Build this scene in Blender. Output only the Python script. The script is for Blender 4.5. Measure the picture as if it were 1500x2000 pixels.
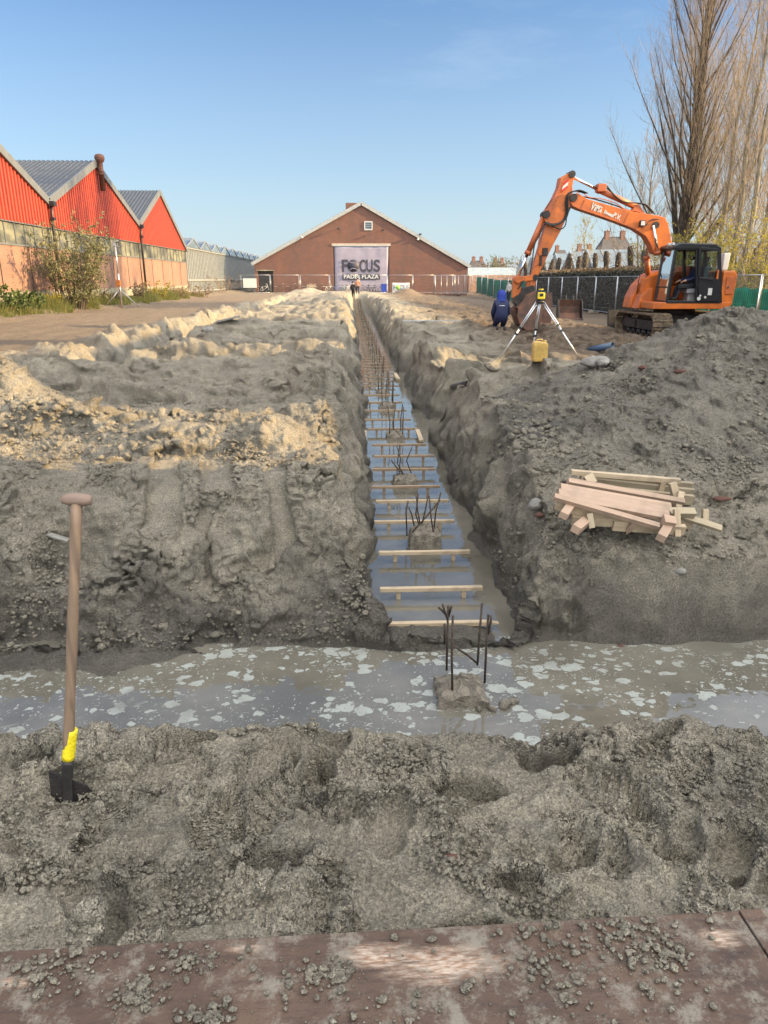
import bpy, bmesh, math, random
import numpy as np
from mathutils import Vector, Matrix
random.seed(7); R = math.radians
S = bpy.context.scene; COL = S.collection
for o in list(bpy.data.objects): bpy.data.objects.remove(o)
# ---------------------------------------------------------------- camera
TH = math.atan(454/1400); PS = math.atan(.04286*math.cos(TH)); CZ = 1.45
cam = bpy.data.cameras.new('camera'); co = bpy.data.objects.new('camera', cam); COL.objects.link(co)
cam.sensor_fit = 'VERTICAL'; cam.sensor_height = 24; cam.lens = 16.8; cam.clip_start = .05; cam.clip_end = 3000
co.location = (0, 0, CZ); co.rotation_euler = (math.pi/2-TH, 0, -PS); S.camera = co
# ---------------------------------------------------------------- sky, sun, exposure
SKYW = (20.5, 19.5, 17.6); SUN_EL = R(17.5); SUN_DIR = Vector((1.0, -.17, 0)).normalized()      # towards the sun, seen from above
w = bpy.data.worlds.new('World'); S.world = w; w.use_nodes = True
nt = w.node_tree; bgn = nt.nodes['Background']; sky = nt.nodes.new('ShaderNodeTexSky'); sky.sky_type = 'NISHITA'
sky.sun_disc = False; sky.sun_elevation = SUN_EL; sky.sun_rotation = math.atan2(SUN_DIR.x, SUN_DIR.y)
sky.air_density = 1.0; sky.dust_density = .6; sky.ozone_density = 1.6
tcw = nt.nodes.new('ShaderNodeTexCoord'); sxw = nt.nodes.new('ShaderNodeSeparateXYZ'); nt.links.new(tcw.outputs['Generated'], sxw.inputs[0])
rw = nt.nodes.new('ShaderNodeValToRGB'); nt.links.new(sxw.outputs['Z'], rw.inputs[0])      # pale winter haze low in the sky
rw.color_ramp.elements[0].position = 0; rw.color_ramp.elements[0].color = (.85, .85, .85, 1); rw.color_ramp.elements[1].position = .34; rw.color_ramp.elements[1].color = (0, 0, 0, 1)
e_ = rw.color_ramp.elements.new(.13); e_.color = (.42, .42, .42, 1)
mw = nt.nodes.new('ShaderNodeMix'); mw.data_type = 'RGBA'; nt.links.new(rw.outputs[0], mw.inputs[0]); nt.links.new(sky.outputs[0], mw.inputs[6]); mw.inputs[7].default_value = (5.6, 4.9, 4.3, 1)
gw = nt.nodes.new('ShaderNodeMix'); gw.data_type = 'RGBA'; gw.blend_type = 'MULTIPLY'; gw.inputs[0].default_value = 1; nt.links.new(mw.outputs[2], gw.inputs[6]); gw.inputs[7].default_value = (.73, .97, 1.22, 1)
# extra bright lobe added to the sky, high behind the view, lifting the shade
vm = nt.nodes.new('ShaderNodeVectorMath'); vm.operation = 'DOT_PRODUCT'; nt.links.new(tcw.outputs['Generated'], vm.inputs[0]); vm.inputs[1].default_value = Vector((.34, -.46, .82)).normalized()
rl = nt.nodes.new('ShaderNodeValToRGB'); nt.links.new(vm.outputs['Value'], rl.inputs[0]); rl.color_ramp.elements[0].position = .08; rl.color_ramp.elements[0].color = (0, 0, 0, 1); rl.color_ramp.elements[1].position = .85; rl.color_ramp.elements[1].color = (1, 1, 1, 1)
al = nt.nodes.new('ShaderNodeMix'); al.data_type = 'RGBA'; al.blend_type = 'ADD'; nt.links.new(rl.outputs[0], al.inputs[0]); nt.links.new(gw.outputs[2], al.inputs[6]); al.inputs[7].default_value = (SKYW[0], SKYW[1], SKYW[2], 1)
nc_ = nt.nodes.new('ShaderNodeTexNoise'); mpw = nt.nodes.new('ShaderNodeMapping'); mpw.inputs['Scale'].default_value = (1.2, 1.2, 5.5); mpw.inputs['Rotation'].default_value = (.25, .5, .3); nt.links.new(tcw.outputs['Generated'], mpw.inputs[0]); nt.links.new(mpw.outputs[0], nc_.inputs['Vector']); nc_.inputs['Scale'].default_value = 2.6; nc_.inputs['Detail'].default_value = 6; nc_.inputs['Roughness'].default_value = .6
rc_ = nt.nodes.new('ShaderNodeValToRGB'); nt.links.new(nc_.outputs['Fac'], rc_.inputs[0]); rc_.color_ramp.elements[0].position = .60; rc_.color_ramp.elements[0].color = (0, 0, 0, 1); rc_.color_ramp.elements[1].position = .80; rc_.color_ramp.elements[1].color = (.14, .14, .14, 1)
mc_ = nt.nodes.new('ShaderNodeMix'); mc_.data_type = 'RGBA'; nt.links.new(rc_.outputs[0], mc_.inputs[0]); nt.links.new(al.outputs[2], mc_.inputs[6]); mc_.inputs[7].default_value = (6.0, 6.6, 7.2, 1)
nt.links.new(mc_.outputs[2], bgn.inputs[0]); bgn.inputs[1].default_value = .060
sl = bpy.data.lights.new('sun', 'SUN'); so = bpy.data.objects.new('sun', sl); COL.objects.link(so)
sl.energy = 5.0; sl.angle = R(.5); sl.color = (1, .69, .34)
sv = Vector((SUN_DIR.x*math.cos(SUN_EL), SUN_DIR.y*math.cos(SUN_EL), math.sin(SUN_EL)))
so.rotation_euler = sv.to_track_quat('Z', 'Y').to_euler()
S.view_settings.view_transform = 'Standard'; S.view_settings.look = 'None'; S.view_settings.exposure = 1.5; S.view_settings.gamma = 1
S.render.engine = 'CYCLES'
# ---------------------------------------------------------------- photo ray helpers (world points from sight lines)
_f = Vector((math.sin(PS)*math.cos(TH), math.cos(PS)*math.cos(TH), -math.sin(TH)))
_r = Vector((math.cos(PS), -math.sin(PS), 0)); _u = _r.cross(_f)
def ray(px, py): return _f + _r*((px-750)/1400) + _u*((1000-py)/1400)
CAM = Vector((0, 0, CZ))
def onz(px, py, z): d = ray(px, py); return CAM + d*((z-CZ)/d.z)
def ony(px, py, Y): d = ray(px, py); return CAM + d*(Y/d.y)
def onx(px, py, X): d = ray(px, py); return CAM + d*(X/d.x)
# ---------------------------------------------------------------- noise
def h2(ix, iy, s):
    n = (ix.astype(np.int64)*374761393 + iy.astype(np.int64)*668265263 + s*1442695041) & 0xffffffff
    n = ((n ^ (n >> 13))*1274126177) & 0xffffffff
    n = ((n ^ (n >> 16))*2246822519) & 0xffffffff
    return ((n ^ (n >> 15)) & 0xffffff)/float(0xffffff)
def gn(x, y, s=0):
    ix = np.floor(x); iy = np.floor(y); fx = x-ix; fy = y-iy
    ux = fx*fx*fx*(fx*(fx*6-15)+10); uy = fy*fy*fy*(fy*(fy*6-15)+10)
    def g(a, b):
        t = h2(ix+a, iy+b, s)*6.2831853
        return np.cos(t)*(fx-a)+np.sin(t)*(fy-b)
    return ((g(0,0)*(1-ux)+g(1,0)*ux)*(1-uy)+(g(0,1)*(1-ux)+g(1,1)*ux)*uy)*1.5
def fbm(x, y, wl, octs, s=0, sp=None, gain=.5, mode=0):
    a = 1.; t = 0.; z = 0
    for k in range(octs):
        mk = slice(None) if sp is None else (wl/sp/3-.6 > 0)
        g_ = gn(x[mk]/wl+17.3*k, y[mk]/wl-9.1*k, s+k*7)
        if mode == 1: g_ = np.abs(g_)*2-.5
        if mode == 2: g_ = .5-np.abs(g_)*2
        if sp is not None: g_ = g_*np.clip(wl/sp[mk]/3-.6, 0, 1)
        n = np.zeros(x.shape); n[mk] = g_
        z = z+n*a; t += a; a *= gain; wl *= .5
    return z/t*1.3
def vor(x, y, wl, s=0, sp=None):
    if sp is not None:
        mk = wl/sp/4 > .5; z = np.zeros(x.shape)
        if mk.any(): z[mk] = vor0(x[mk], y[mk], wl, s, sp[mk])
        return z
    return vor0(x, y, wl, s)
def vor0(x, y, wl, s=0, sp=None):
    x = x/wl; y = y/wl; ix = np.floor(x); iy = np.floor(y); d = np.full(x.shape, 9.)
    hh = np.zeros(x.shape)
    for a in (-1, 0, 1):
        for b in (-1, 0, 1):
            px = ix+a+h2(ix+a, iy+b, s); py = iy+b+h2(ix+a, iy+b, s+5)
            q = (px-x)**2+(py-y)**2; r_ = h2(ix+a, iy+b, s+9)
            q = q/(.15+.6*r_*r_)
            hh = np.where(q < d, r_, hh); d = np.minimum(d, q)
    z = np.sqrt(np.clip(1-d, 0, 1))*(.3+.7*hh)
    if sp is not None: z = z*np.clip(wl/sp/4-.5, 0, 1)
    return z
def h3(ix, iy, iz, s): return h2(ix+iz*57, iy-iz*131, s)
def vn3(x, y, z, s=0):
    ix = np.floor(x); iy = np.floor(y); iz = np.floor(z); fx = x-ix; fy = y-iy; fz = z-iz
    ux, uy, uz = (f*f*(3-2*f) for f in (fx, fy, fz)); r_ = 0
    for a in (0, 1):
        for b in (0, 1):
            for c in (0, 1):
                r_ = r_+h3(ix+a, iy+b, iz+c, s)*(ux if a else 1-ux)*(uy if b else 1-uy)*(uz if c else 1-uz)
    return r_*2-1
def ss(a, b, x):
    t = np.clip((x-a)/(b-a), 0, 1); return t*t*(3-2*t)
WATER = -1.0
# prints trodden into the sand in front: x, y, angle, length, depth, lug pattern
rp = random.Random(11)
PRINTS = [(rp.uniform(-2.0, 2.2), rp.uniform(1.5, 2.25), rp.uniform(0, 3.14), rp.uniform(.10, .16), rp.uniform(.03, .065), rp.choice((0, 0, 1))) for _ in range(36)]
for (px, py, a, l, dp, lug) in [(520,1590,.9,.17,.03,1), (1190,1530,2.6,.17,.03,1), (1150,1625,2.2,.16,.025,1), (430,1600,1.5,.16,.05,1), (920,1540,.2,.15,.09,0), (1080,1475,.3,.14,.10,0), (600,1490,2.0,.17,.06,0), (1350,1500,.6,.15,.025,1), (330,1500,.2,.16,.06,0), (1440,1650,.8,.14,.07,0), (200,1600,1.2,.15,.03,1), (900,1830,.7,.13,.05,0), (760,1600,1.2,.14,.04,0)]:
    p = onz(px, py, -.17); PRINTS.append((p.x, p.y, a, l, dp, lug))
rs = random.Random(5)
_q = onz(138, 1552, -.21); SPX, SPY = _q.x, _q.y
SCOOP = [(rs.uniform(-2.6, .0), rs.uniform(4.5, 5.1), rs.uniform(.12, .28), rs.uniform(.06, .16)) for _ in range(16)]
CUTS = [(9.1, 10.4, -4.5, -.75, .42), (11.3, 12.1, -4.7, -.9, .26), (13.4, 15.0, -4.7, -.6, .36), (16.4, 17.2, -4.8, -.8, .26), (18.8, 20.4, -4.8, -.6, .40), (22.3, 23.4, -4.8, -.9, .28), (25.6, 27.4, -4.8, -.6, .36), (30, 31.4, -4.8, -.8, .3), (34, 36.4, -4.8, -.6, .36), (40, 42, -4.8, -.8, .3), (47, 50, -4.8, -.7, .36), (56, 59, -4.8, -.8, .34),
        (15.4, 16.3, 1.7, 5.5, .22), (21.4, 22.9, 1.4, 5.8, .38), (25.2, 26.2, 1.7, 6, .25), (28.4, 30.4, 1.4, 6, .36), (33.5, 35, 1.7, 6, .3), (38, 40.6, 1.5, 6, .36), (45, 47, 1.7, 6, .3), (52, 55, 1.5, 6, .36)]
def left_edge(y): return .14+.10*gn(y/.9, y*0+3.1, 3)+.06*gn(y/.33, y*0+1.1, 4)-.18*ss(20, 70, y)
def right_edge(y): return 1.17+.12*ss(5, 12, y)-.30*ss(52, 74, y)+.08*gn(y/.8, y*0+7.7, 5)+.05*gn(y/.3, y*0+2.7, 6)
def spacing(x, y): return .0024*np.maximum(y, .3)+.0012
def terrain(x, y, full=False):
    x = np.asarray(x, float); y = np.asarray(y, float); sp = spacing(x, y)
    wx = x+.16*fbm(x, y, .8, 3, 21, sp); wy = y+.16*fbm(x, y, .8, 3, 31, sp)
    big = fbm(wx, wy, 1.3, 4, 1, sp)
    # ---- field beyond the cross trench
    far = ss(14, 40, y)
    z = .05*gn(x/6, y/6, 2)-.14*ss(1.0, 3.0, x)-.16*ss(3, 9, x)*ss(10, 22, y)-.12*ss(9, 14, x)
    road = ss(-6.2, -7.2, wx)
    inside = (1-road)*ss(10.5, 8, x)
    strip = fbm(x*.20+.25*gn(x/1.5, y/1.5, 77), wy, .95, 3, 12, sp, .55, 2)     # spoil ridges lying across the site
    strip2 = fbm(x*.16, wy, 2.6, 2, 14, sp)
    rough = inside*ss(5.3, 7, y)
    strip = strip+.7*np.tanh(7*fbm(x*.22+.15*gn(x, y, 78), wy, 1.1, 2, 13, sp))
    z = z+rough*(.20*strip+.12*strip2)*(1-.3*far)*(1+.5*ss(3,1,x)*ss(22,30,y))+rough*.05*big
    flat = ss(.05, .35, fbm(x*.5, y, 1.6, 2, 40))                              # patches smoothed by the bucket
    z = z*(1-.35*flat*rough)
    # excavated bays cut across the strips on both sides
    ex_ = .07*fbm(x, y, .5, 2, 401, sp); ey_ = .10*fbm(x, y*.5, .7, 2, 402, sp)
    for (y0, y1, x0, x1, dd) in CUTS:
        if x0 > 0: mk = ss(x0-.1, x0+.1, x+ex_)*ss(x1+.3, x1-.3, x+ex_)
        else: mk = ss(x0-.3, x0+.3, x+ex_)*ss(x1+.12, x1-.12, x+ex_)
        e_ = .10+.004*y0; mk = mk*ss(y0-e_, y0+e_, y+ey_+.06*x)*ss(y1+e_, y1-e_, y+ey_+.06*x); z = z-dd*mk+.10*mk*(y+ey_-y0)/(y1-y0)
    # left mound
    m = np.maximum(0, .62-.48*np.hypot((wx+4.75)/1.25, (wy-9.0)/1.0)); z = np.maximum(z, z+m)
    z = z+.20*np.exp(-((wx+3.6)/1.5)**2-((wy-7.15)/.35)**2)*ss(3.9,2.5,-x) + .10*np.exp(-((wx+1.5)/1.0)**2-((wy-7.3)/.4)**2)
    # far heap beside the trench on the left, ridge on the right
    z = z+inside*(.35*np.exp(-((wx+1.2)/1.3)**2)*ss(22, 34, y)*ss(74, 60, y)+.22*np.exp(-((wx-2.6)/1.2)**2)*ss(20, 34, y)*ss(70, 50, y))
    z = z+.7*np.exp(-((x-5.6)/1.3)**2-((y-78)/1.6)**2)+.5*np.exp(-((x+4.8)/1.3)**2-((y-80)/1.6)**2)
    # low berm in front of the tripod
    z = z+.14*np.exp(-((wx-2.4)/1.3)**2-((wy-13.2)/.5)**2)
    # ---- spoil pile on the right
    def cone(cx, cy, h, s): return h-s*np.sqrt((wx-cx)**2+((wy-cy))**2+.06)
    c1 = cone(4.35, 8.15, 1.27, .52); c2 = cone(3.35, 8.6, .72, .46); c3 = cone(2.6, 9.3, .30, .40); c4 = cone(6.6, 8.3, 1.75, .5); c5 = cone(8.8, 9.5, 1.4, .5)
    c6 = cone(2.55, 7.0, .34, .42)
    k = .07; P = np.stack([c1, c2, c3, c4, c5, c6]); pile = k*np.log(np.exp(np.clip(P/k, -60, 60)).sum(0))
    strk = fbm((x-4.3)*1.0+(y-8)*.45, (y-8)*.18, .22, 3, 61, sp)
    pile = pile+.035*strk+.05*big
    base = z
    pm = ss(-.12, .12, pile-z); k2 = .05
    z = k2*np.log(np.exp(np.clip(z/k2, -60, 60))+np.exp(np.clip(pile/k2, -60, 60)))
    # ---- cross trench, far bank
    yf = 4.44+.10*fbm(x, y*0, .9, 3, 8)
    tl = wy*.35+y*.65-yf
    zl = np.interp(tl, [-.9, -.55, -.38, -.1, .02, .14, .3, .55, .9, 1.2, 1.5, 3], [-1.2, -1.07, -1.015, -.99, -.95, -.84, -.66, -.46, -.22, -.05, .05, 9])
    beach = ss(-.7, -1.7, x); zl = zl+(1-beach)*(-.07)*ss(-.6, -.3, tl)*ss(.1, 0, tl)
    zl = zl+.07*big*ss(0, .35, tl)+.03*fbm(wx, wy, .5, 2, 44, sp, .5, 2)*ss(0, .3, tl)
    zr = np.interp(tl, [-.4, -.12, .0, .05, .12, .26, .5, 1.2, 3], [-1.25, -1.08, -1.03, -.92, -.70, -.46, -.36, -.05, 9])
    zr = zr+.05*big*ss(.1, .3, tl)
    g = ss(.4, 1.0, x); zf = zl*(1-g)+zr*g
    z = np.where(zf < z, zf, z)
    smooth = np.zeros_like(z)
    for (sx, sy, sr, sd) in SCOOP:
        q = np.hypot((x-sx)/1.2, (y-sy)*1.1)/sr; z = z-sd*np.exp(-q**3)*.8*(tl > .03)
    # bucket swipes at the top of the left bank
    sw = 0
    for (cx, wd, y0, y1) in [(-1.55,.16,5.2,6.05),(-1.12,.13,5.5,6.1),(-.62,.12,5.05,5.9),(-2.35,.2,5.6,6.2),(-1.2,.05,4.95,5.3)]:
        u_ = (x-cx-(y-5.6)*-.18+.03*gn(y/.3, y*0+cx, 5))/wd
        mk = ss(1.05, .85, np.abs(u_))*ss(y0-.05, y0+.1, y)*ss(y1+.1, y1-.05, y); sw = np.maximum(sw, mk)
    z = z-.05*sw; smooth = np.maximum(smooth, sw)
    # smooth cut face on the right of the cross trench
    cut = ss(1.55, 1.9, x+.2*big)*ss(-.02, .06, tl)*ss(.30, .18, tl); smooth = np.maximum(smooth, cut*.9)
    # ---- main trench
    bed = -1.16+.42*ss(48, 75, y)
    L = left_edge(y); Rr = right_edge(y)
    slope_l = 1+.9*ss(9, 5, y)
    bite = .10*fbm(x*.6, y, .7, 3, 90, sp)
    dl = L-x+bite; dr = x-Rr+bite
    wl_ = bed+np.interp(dl, [-.3, -.03, .06, .16, .55, 1.2, 3], [0, .12, .32, .55, 1.45, 3, 9])
    wr_ = bed+np.interp(dr, [-.3, -.04, .05, .12, .35, .8, 3], [0, .12, .34, .6, 1.15, 2.4, 9])
    tr = np.maximum(wl_, wr_); on = ss(4.25, 4.5, y)*ss(78, 76, y)
    z = np.where(on > 0, np.minimum(z, tr+(1-on)*3), z)
    # muddy sill at the trench mouth
    sill = np.exp(-((x-.55)/.62)**4-((y-4.62)/.26)**4); z = np.maximum(z, np.where(sill > .02, -1.16+.215*sill+.03*big, -9)*1.0)
    # side trenches on the right, long trench on the left
    for (y0, y1, x0, x1, dpt) in [(11.2, 13.0, 1.0, 3.4, -1.12), (18.4, 20.0, 1.0, 3.2, -1.12)]:
        e = .5*np.abs(wy-(y0+y1)/2)+.5*np.abs(y-(y0+y1)/2); q = (y1-y0)/2-e
        t2 = dpt+np.interp(-q, [-.2, 0, .1, .35, .8], [0, .2, .55, 1.2, 2.5])+2.4*ss(x1-.35, x1+.35, wx)
        z = np.where((x > .9) & (x < x1+1), np.minimum(z, t2), z)
    q = .5-np.abs(wx*.5+x*.5+5.35)
    t3 = -.85+np.interp(-q, [-.2, 0, .1, .35, .8], [0, .15, .5, 1.0, 2.2])+3*ss(13.2, 12.6, y)+3*ss(64, 66, y)
    z = np.where((x < -4) & (x > -7.5), np.minimum(z, t3), z)
    # left verge bank up to the hall, dark strip on the right
    z = z+.25*ss(-12.2, -14.2, x)*ss(18, 24, y)
    # ---- strip of trodden sand in front
    rut = -.030*np.exp(-((y-1.70-.03*x)/.055)**2)+.026*np.exp(-((y-1.80-.03*x)/.035)**2)+.018*np.exp(-((y-1.60-.03*x)/.03)**2)
    yn = 2.27+.05*fbm(x, y*0, .8, 3, 18)-.05*x*.6
    fg = -.20+.028*big+.028*fbm(wx, wy, .35, 3, 52, sp, .5, 2)+.04*ss(1.8, 2.2, y)+.03*ss(2.0,2.3,y)*gn(x/.5,y*0,4)-.055*np.exp(-((x-SPX)/.16)**2-((y-SPY+.02)/.09)**2)
    pr = 0; sm2 = 0
    nb = y < 3.1; xb = (x+.028*fbm(x, y, .16, 2, 301, sp))[nb]; yb = (y+.028*fbm(x, y, .16, 2, 302, sp))[nb]; prf = np.zeros(x.shape); smf = np.zeros(x.shape); pr = np.zeros(xb.shape); sm2 = np.zeros(xb.shape)
    for (a, b, an, ln, dp, lug) in PRINTS:
        c, s_ = math.cos(an), math.sin(an); u_ = ((xb-a)*c+(yb-b)*s_)/ln; v_ = (-(xb-a)*s_+(yb-b)*c)/(ln*.48)
        near = (np.abs(u_) < 2) & (np.abs(v_) < 2.6)
        if not near.any(): continue
        q = np.sqrt(np.maximum(u_**2+v_**2*(1+.25*np.clip(u_, -2, 2)), 0)); d = -dp*ss(1.06, .78, q)+min(dp, .04)*.4*np.exp(-((q-1.25)/.25)**2)
        if lug: d = d+.019*ss(-.1, .35, np.sin(u_*ln*2*math.pi/.040))*(np.abs(np.sin(v_*2.2)) > .25)*ss(1, .85, q)
        pr = pr+d*near; sm2 = np.maximum(sm2, ss(1.0, .8, q)*near)
    prf[nb] = pr; smf[nb] = sm2; sm2 = smf; fg = fg+prf+rut*(.6+.8*gn(x/.4, y*0+2, 8))
    tn = wy*.4+y*.6-yn
    zn = fg+np.interp(tn, [0, .05, .15, .4, 1.0], [0, -.03, -.14, -.62, -1.1])
    z = np.where(y < 3.1, zn, z)
    isfg = ss(3.1, 3.0, y)
    smooth = np.maximum(smooth, .9*sm2*isfg); smooth = np.maximum(smooth, .7*isfg*ss(-.06, .14, fbm(x, y, .38, 3, 411)))
    # ---- crumbs and clods
    pl = ss(1.40, 1.50, y+.0*x)            # none under the steel plates
    amp = (1-.8*smooth)*(1-.85*ss(-.93, -1.0, z))*(1-.55*road)*(1-.6*ss(9, 12, x))
    amp = amp*(.35+.65*ss(-.25, .2, fbm(x, y, .45, 2, 71)))
    amp = amp*(1-.5*flat*rough)
    cl = .055*ss(5.9, 6.4, y)*vor(wx, wy, .30, 3, sp)*ss(0, .5, fbm(x, y, 1.1, 2, 72)+.1*(y > 6))*(1-isfg)
    cl = cl+(.026-.012*isfg)*vor(x+.02*big, y, .11, 4, sp)+.017*vor(x, y, .052, 5, sp)+.010*vor(x, y, .026, 6, sp)
    cl = cl+.022*fbm(wx, wy, .16, 3, 91, sp, .6, 1)*(1-.3*pm)+.012*fbm(x, y, .05, 2, 92, sp)
    cl = cl+.05*fbm(wx, wy, .42, 3, 93, sp, .5, 1)*inside*ss(5, 8, y)*(1-pm)+.20*fbm(wx*.3, wy, .6, 3, 95, sp, .7, 2)*inside*ss(12, 24, y)+.10*fbm(wx*.45, wy, .34, 2, 97, sp, .7, 1)*inside*ss(10, 20, y)*(1-pm)
    z = z+cl*amp*(.25+.75*pl)+.05*road*(fbm(x, y*.15, .7, 2, 96, sp))
    z = np.where((y < 1.40), np.minimum(z, -.21), z)
    if not full: return z
    wet = ss(-.66, -.96, z+.12*big)*(1-ss(40, 60, y)*.5)
    wet = np.maximum(wet, .75*ss(-.35, -.75, z)*ss(4.3, 4.5, y)*ss(.0,.3,fbm(x, y, .5, 2, 33)+.2))
    brown = np.maximum(road*.8, ss(2.6, 4.6, x+.7*gn(x/2, y/2, 9)-.0*y)*ss(13.0, 16, y+2*gn(x/2, y/2, 19)))
    brown = np.maximum(brown, .0*pm)
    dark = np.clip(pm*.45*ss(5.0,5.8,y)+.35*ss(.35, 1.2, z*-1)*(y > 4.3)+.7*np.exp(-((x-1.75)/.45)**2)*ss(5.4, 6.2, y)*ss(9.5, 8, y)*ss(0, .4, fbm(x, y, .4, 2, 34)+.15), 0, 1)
    return z, wet, brown, dark, smooth
def gz(x, y): return float(terrain(np.array([x]), np.array([y]))[0])
def hit(px, py, t0=1.0, t1=120):
    d = ray(px, py); t = np.geomspace(t0, t1, 1500); X = d.x*t; Y = d.y*t; Z = CZ+d.z*t
    dz = Z-terrain(X, Y); i = int(np.argmax(dz < 0)) if (dz < 0).any() else len(t)-1
    return Vector((X[i], Y[i], gz(X[i], Y[i])))
# ---------------------------------------------------------------- materials
class NT:
    def __init__(s, name):
        s.m = bpy.data.materials.new(name); s.m.use_nodes = True; s.t = s.m.node_tree
        s.b = s.t.nodes['Principled BSDF']; s.tc = s.t.nodes.new('ShaderNodeTexCoord')
    def n(s, k, **kw):
        q = s.t.nodes.new(k)
        for a, b in kw.items(): setattr(q, a, b)
        return q
    def link(s, a, b): s.t.links.new(a, b)
    def coord(s, space='Object', scale=(1, 1, 1), rot=(0, 0, 0), loc=(0, 0, 0)):
        mp = s.n('ShaderNodeMapping'); mp.inputs['Scale'].default_value = scale; mp.inputs['Rotation'].default_value = rot; mp.inputs['Location'].default_value = loc
        s.link(s.tc.outputs[space], mp.inputs[0]); return mp.outputs[0]
    def noise(s, scale, detail=4, rough=.55, vec=None, dist=0.):
        q = s.n('ShaderNodeTexNoise'); q.inputs['Scale'].default_value = scale; q.inputs['Detail'].default_value = detail
        q.inputs['Roughness'].default_value = rough; q.inputs['Distortion'].default_value = dist
        s.link(vec if vec is not None else s.tc.outputs['Object'], q.inputs['Vector']); return q.outputs['Fac']
    def vor(s, scale, vec=None, feature='F1', rnd=1.):
        q = s.n('ShaderNodeTexVoronoi'); q.feature = feature; q.inputs['Scale'].default_value = scale; q.inputs['Randomness'].default_value = rnd
        s.link(vec if vec is not None else s.tc.outputs['Object'], q.inputs['Vector']); return q
    def ramp(s, fac, stops, interp='LINEAR'):
        q = s.n('ShaderNodeValToRGB'); q.color_ramp.interpolation = interp; e = q.color_ramp.elements
        while len(e) < len(stops): e.new(.5)
        for i, (p, c) in enumerate(stops):
            e[i].position = p; e[i].color = (*c, 1) if not isinstance(c, (int, float)) else (c, c, c, 1)
        s.link(fac, q.inputs[0]); return q.outputs[0]
    def mix(s, fac, a, b, mode='MIX'):
        q = s.n('ShaderNodeMix', data_type='RGBA', blend_type=mode)
        for v, i in ((fac, 0), (a, 6), (b, 7)):
            if isinstance(v, (int, float)): q.inputs[i].default_value = v if i == 0 else (v, v, v, 1)
            elif isinstance(v, tuple): q.inputs[i].default_value = (*v, 1)
            else: s.link(v, q.inputs[i])
        return q.outputs[2]
    def math(s, op, a, b=0., c=None):
        q = s.n('ShaderNodeMath', operation=op)
        for v, i in ((a, 0), (b, 1), (c, 2)):
            if v is None: continue
            if isinstance(v, (int, float)): q.inputs[i].default_value = v
            else: s.link(v, q.inputs[i])
        return q.outputs[0]
    def attr(s, name): q = s.n('ShaderNodeAttribute', attribute_name=name); return q.outputs['Fac']
    def bump(s, h, dist, strength=1., prev=None):
        q = s.n('ShaderNodeBump'); q.inputs['Distance'].default_value = dist; q.inputs['Strength'].default_value = strength
        s.link(h, q.inputs['Height'])
        if prev is not None: s.link(prev, q.inputs['Normal'])
        return q.outputs[0]
    def out(s, col=None, rough=None, normal=None, metal=None, **kw):
        for v, k in ((col, 'Base Color'), (rough, 'Roughness'), (normal, 'Normal'), (metal, 'Metallic')):
            if v is None: continue
            if isinstance(v, (int, float)): s.b.inputs[k].default_value = v
            elif isinstance(v, tuple): s.b.inputs[k].default_value = (*v, 1)
            else: s.link(v, s.b.inputs[k])
        for k, v in kw.items(): s.b.inputs[k.replace('_', ' ')].default_value = v
        return s.m
def simple(name, c, rough=.6, metal=0., var=.18, scale=8., bump=0., c2=None, spec=.5):
    N = NT(name); n = N.noise(scale, 5, .6); c2 = c2 or tuple(max(0, v*(1-var*2)) for v in c)
    f = N.ramp(n, [(.35, 0.), (.68, 1.)]); col = N.mix(f, c2, c)
    nm = N.bump(N.noise(scale*4, 4, .6), bump) if bump else None
    N.b.inputs['Specular IOR Level'].default_value = spec
    return N.out(col, rough, nm, metal)
M = {}
def sand_mat():
    N = NT('sand')
    big = N.noise(.9, 5, .6); mid = N.noise(7, 6, .65); fine = N.noise(90, 4, .7); fin2 = N.noise(260, 2, .6)
    c = N.mix(N.ramp(N.noise(1.7, 7, .68), [(.40, 0.), (.60, 1.)]), (.235, .211, .165), (.380, .342, .266)); c = N.mix(N.ramp(big, [(.45, 0.), (.65, .5)]), c, (.325, .292, .225))
    c = N.mix(N.math('MULTIPLY', N.ramp(mid, [(.42, 0.), (.7, 1.)]), .55), c, (.21, .195, .165))
    soil = N.mix(N.ramp(mid, [(.35, 0.), (.65, 1.)]), (.11, .085, .065), (.21, .16, .11))
    c = N.mix(N.attr('brown'), c, soil)
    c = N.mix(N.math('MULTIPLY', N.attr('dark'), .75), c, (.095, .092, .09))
    gr = N.ramp(fine, [(.32, .52), (.70, 1.42)])
    c = N.mix(1., c, gr, 'MULTIPLY')
    sp = N.vor(75); shell = N.math('MULTIPLY', N.math('LESS_THAN', sp.outputs['Distance'], .13), N.math('GREATER_THAN', N.noise(31, 2), .56))
    c = N.mix(N.math('MULTIPLY', shell, .65), c, (.62, .58, .5))
    c = N.mix(N.attr('wet'), c, N.mix(1., c, (.50, .50, .52), 'MULTIPLY'))
    r = N.math('SUBTRACT', .95, N.math('MULTIPLY', N.attr('wet'), .42))
    b = N.bump(N.noise(24, 8, .80), .075); b = N.bump(N.vor(130).outputs['Distance'], .010, 1., b)
    N.b.inputs['Specular IOR Level'].default_value = .3
    return N.out(c, r, b)
M['sand'] = sand_mat()
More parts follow.
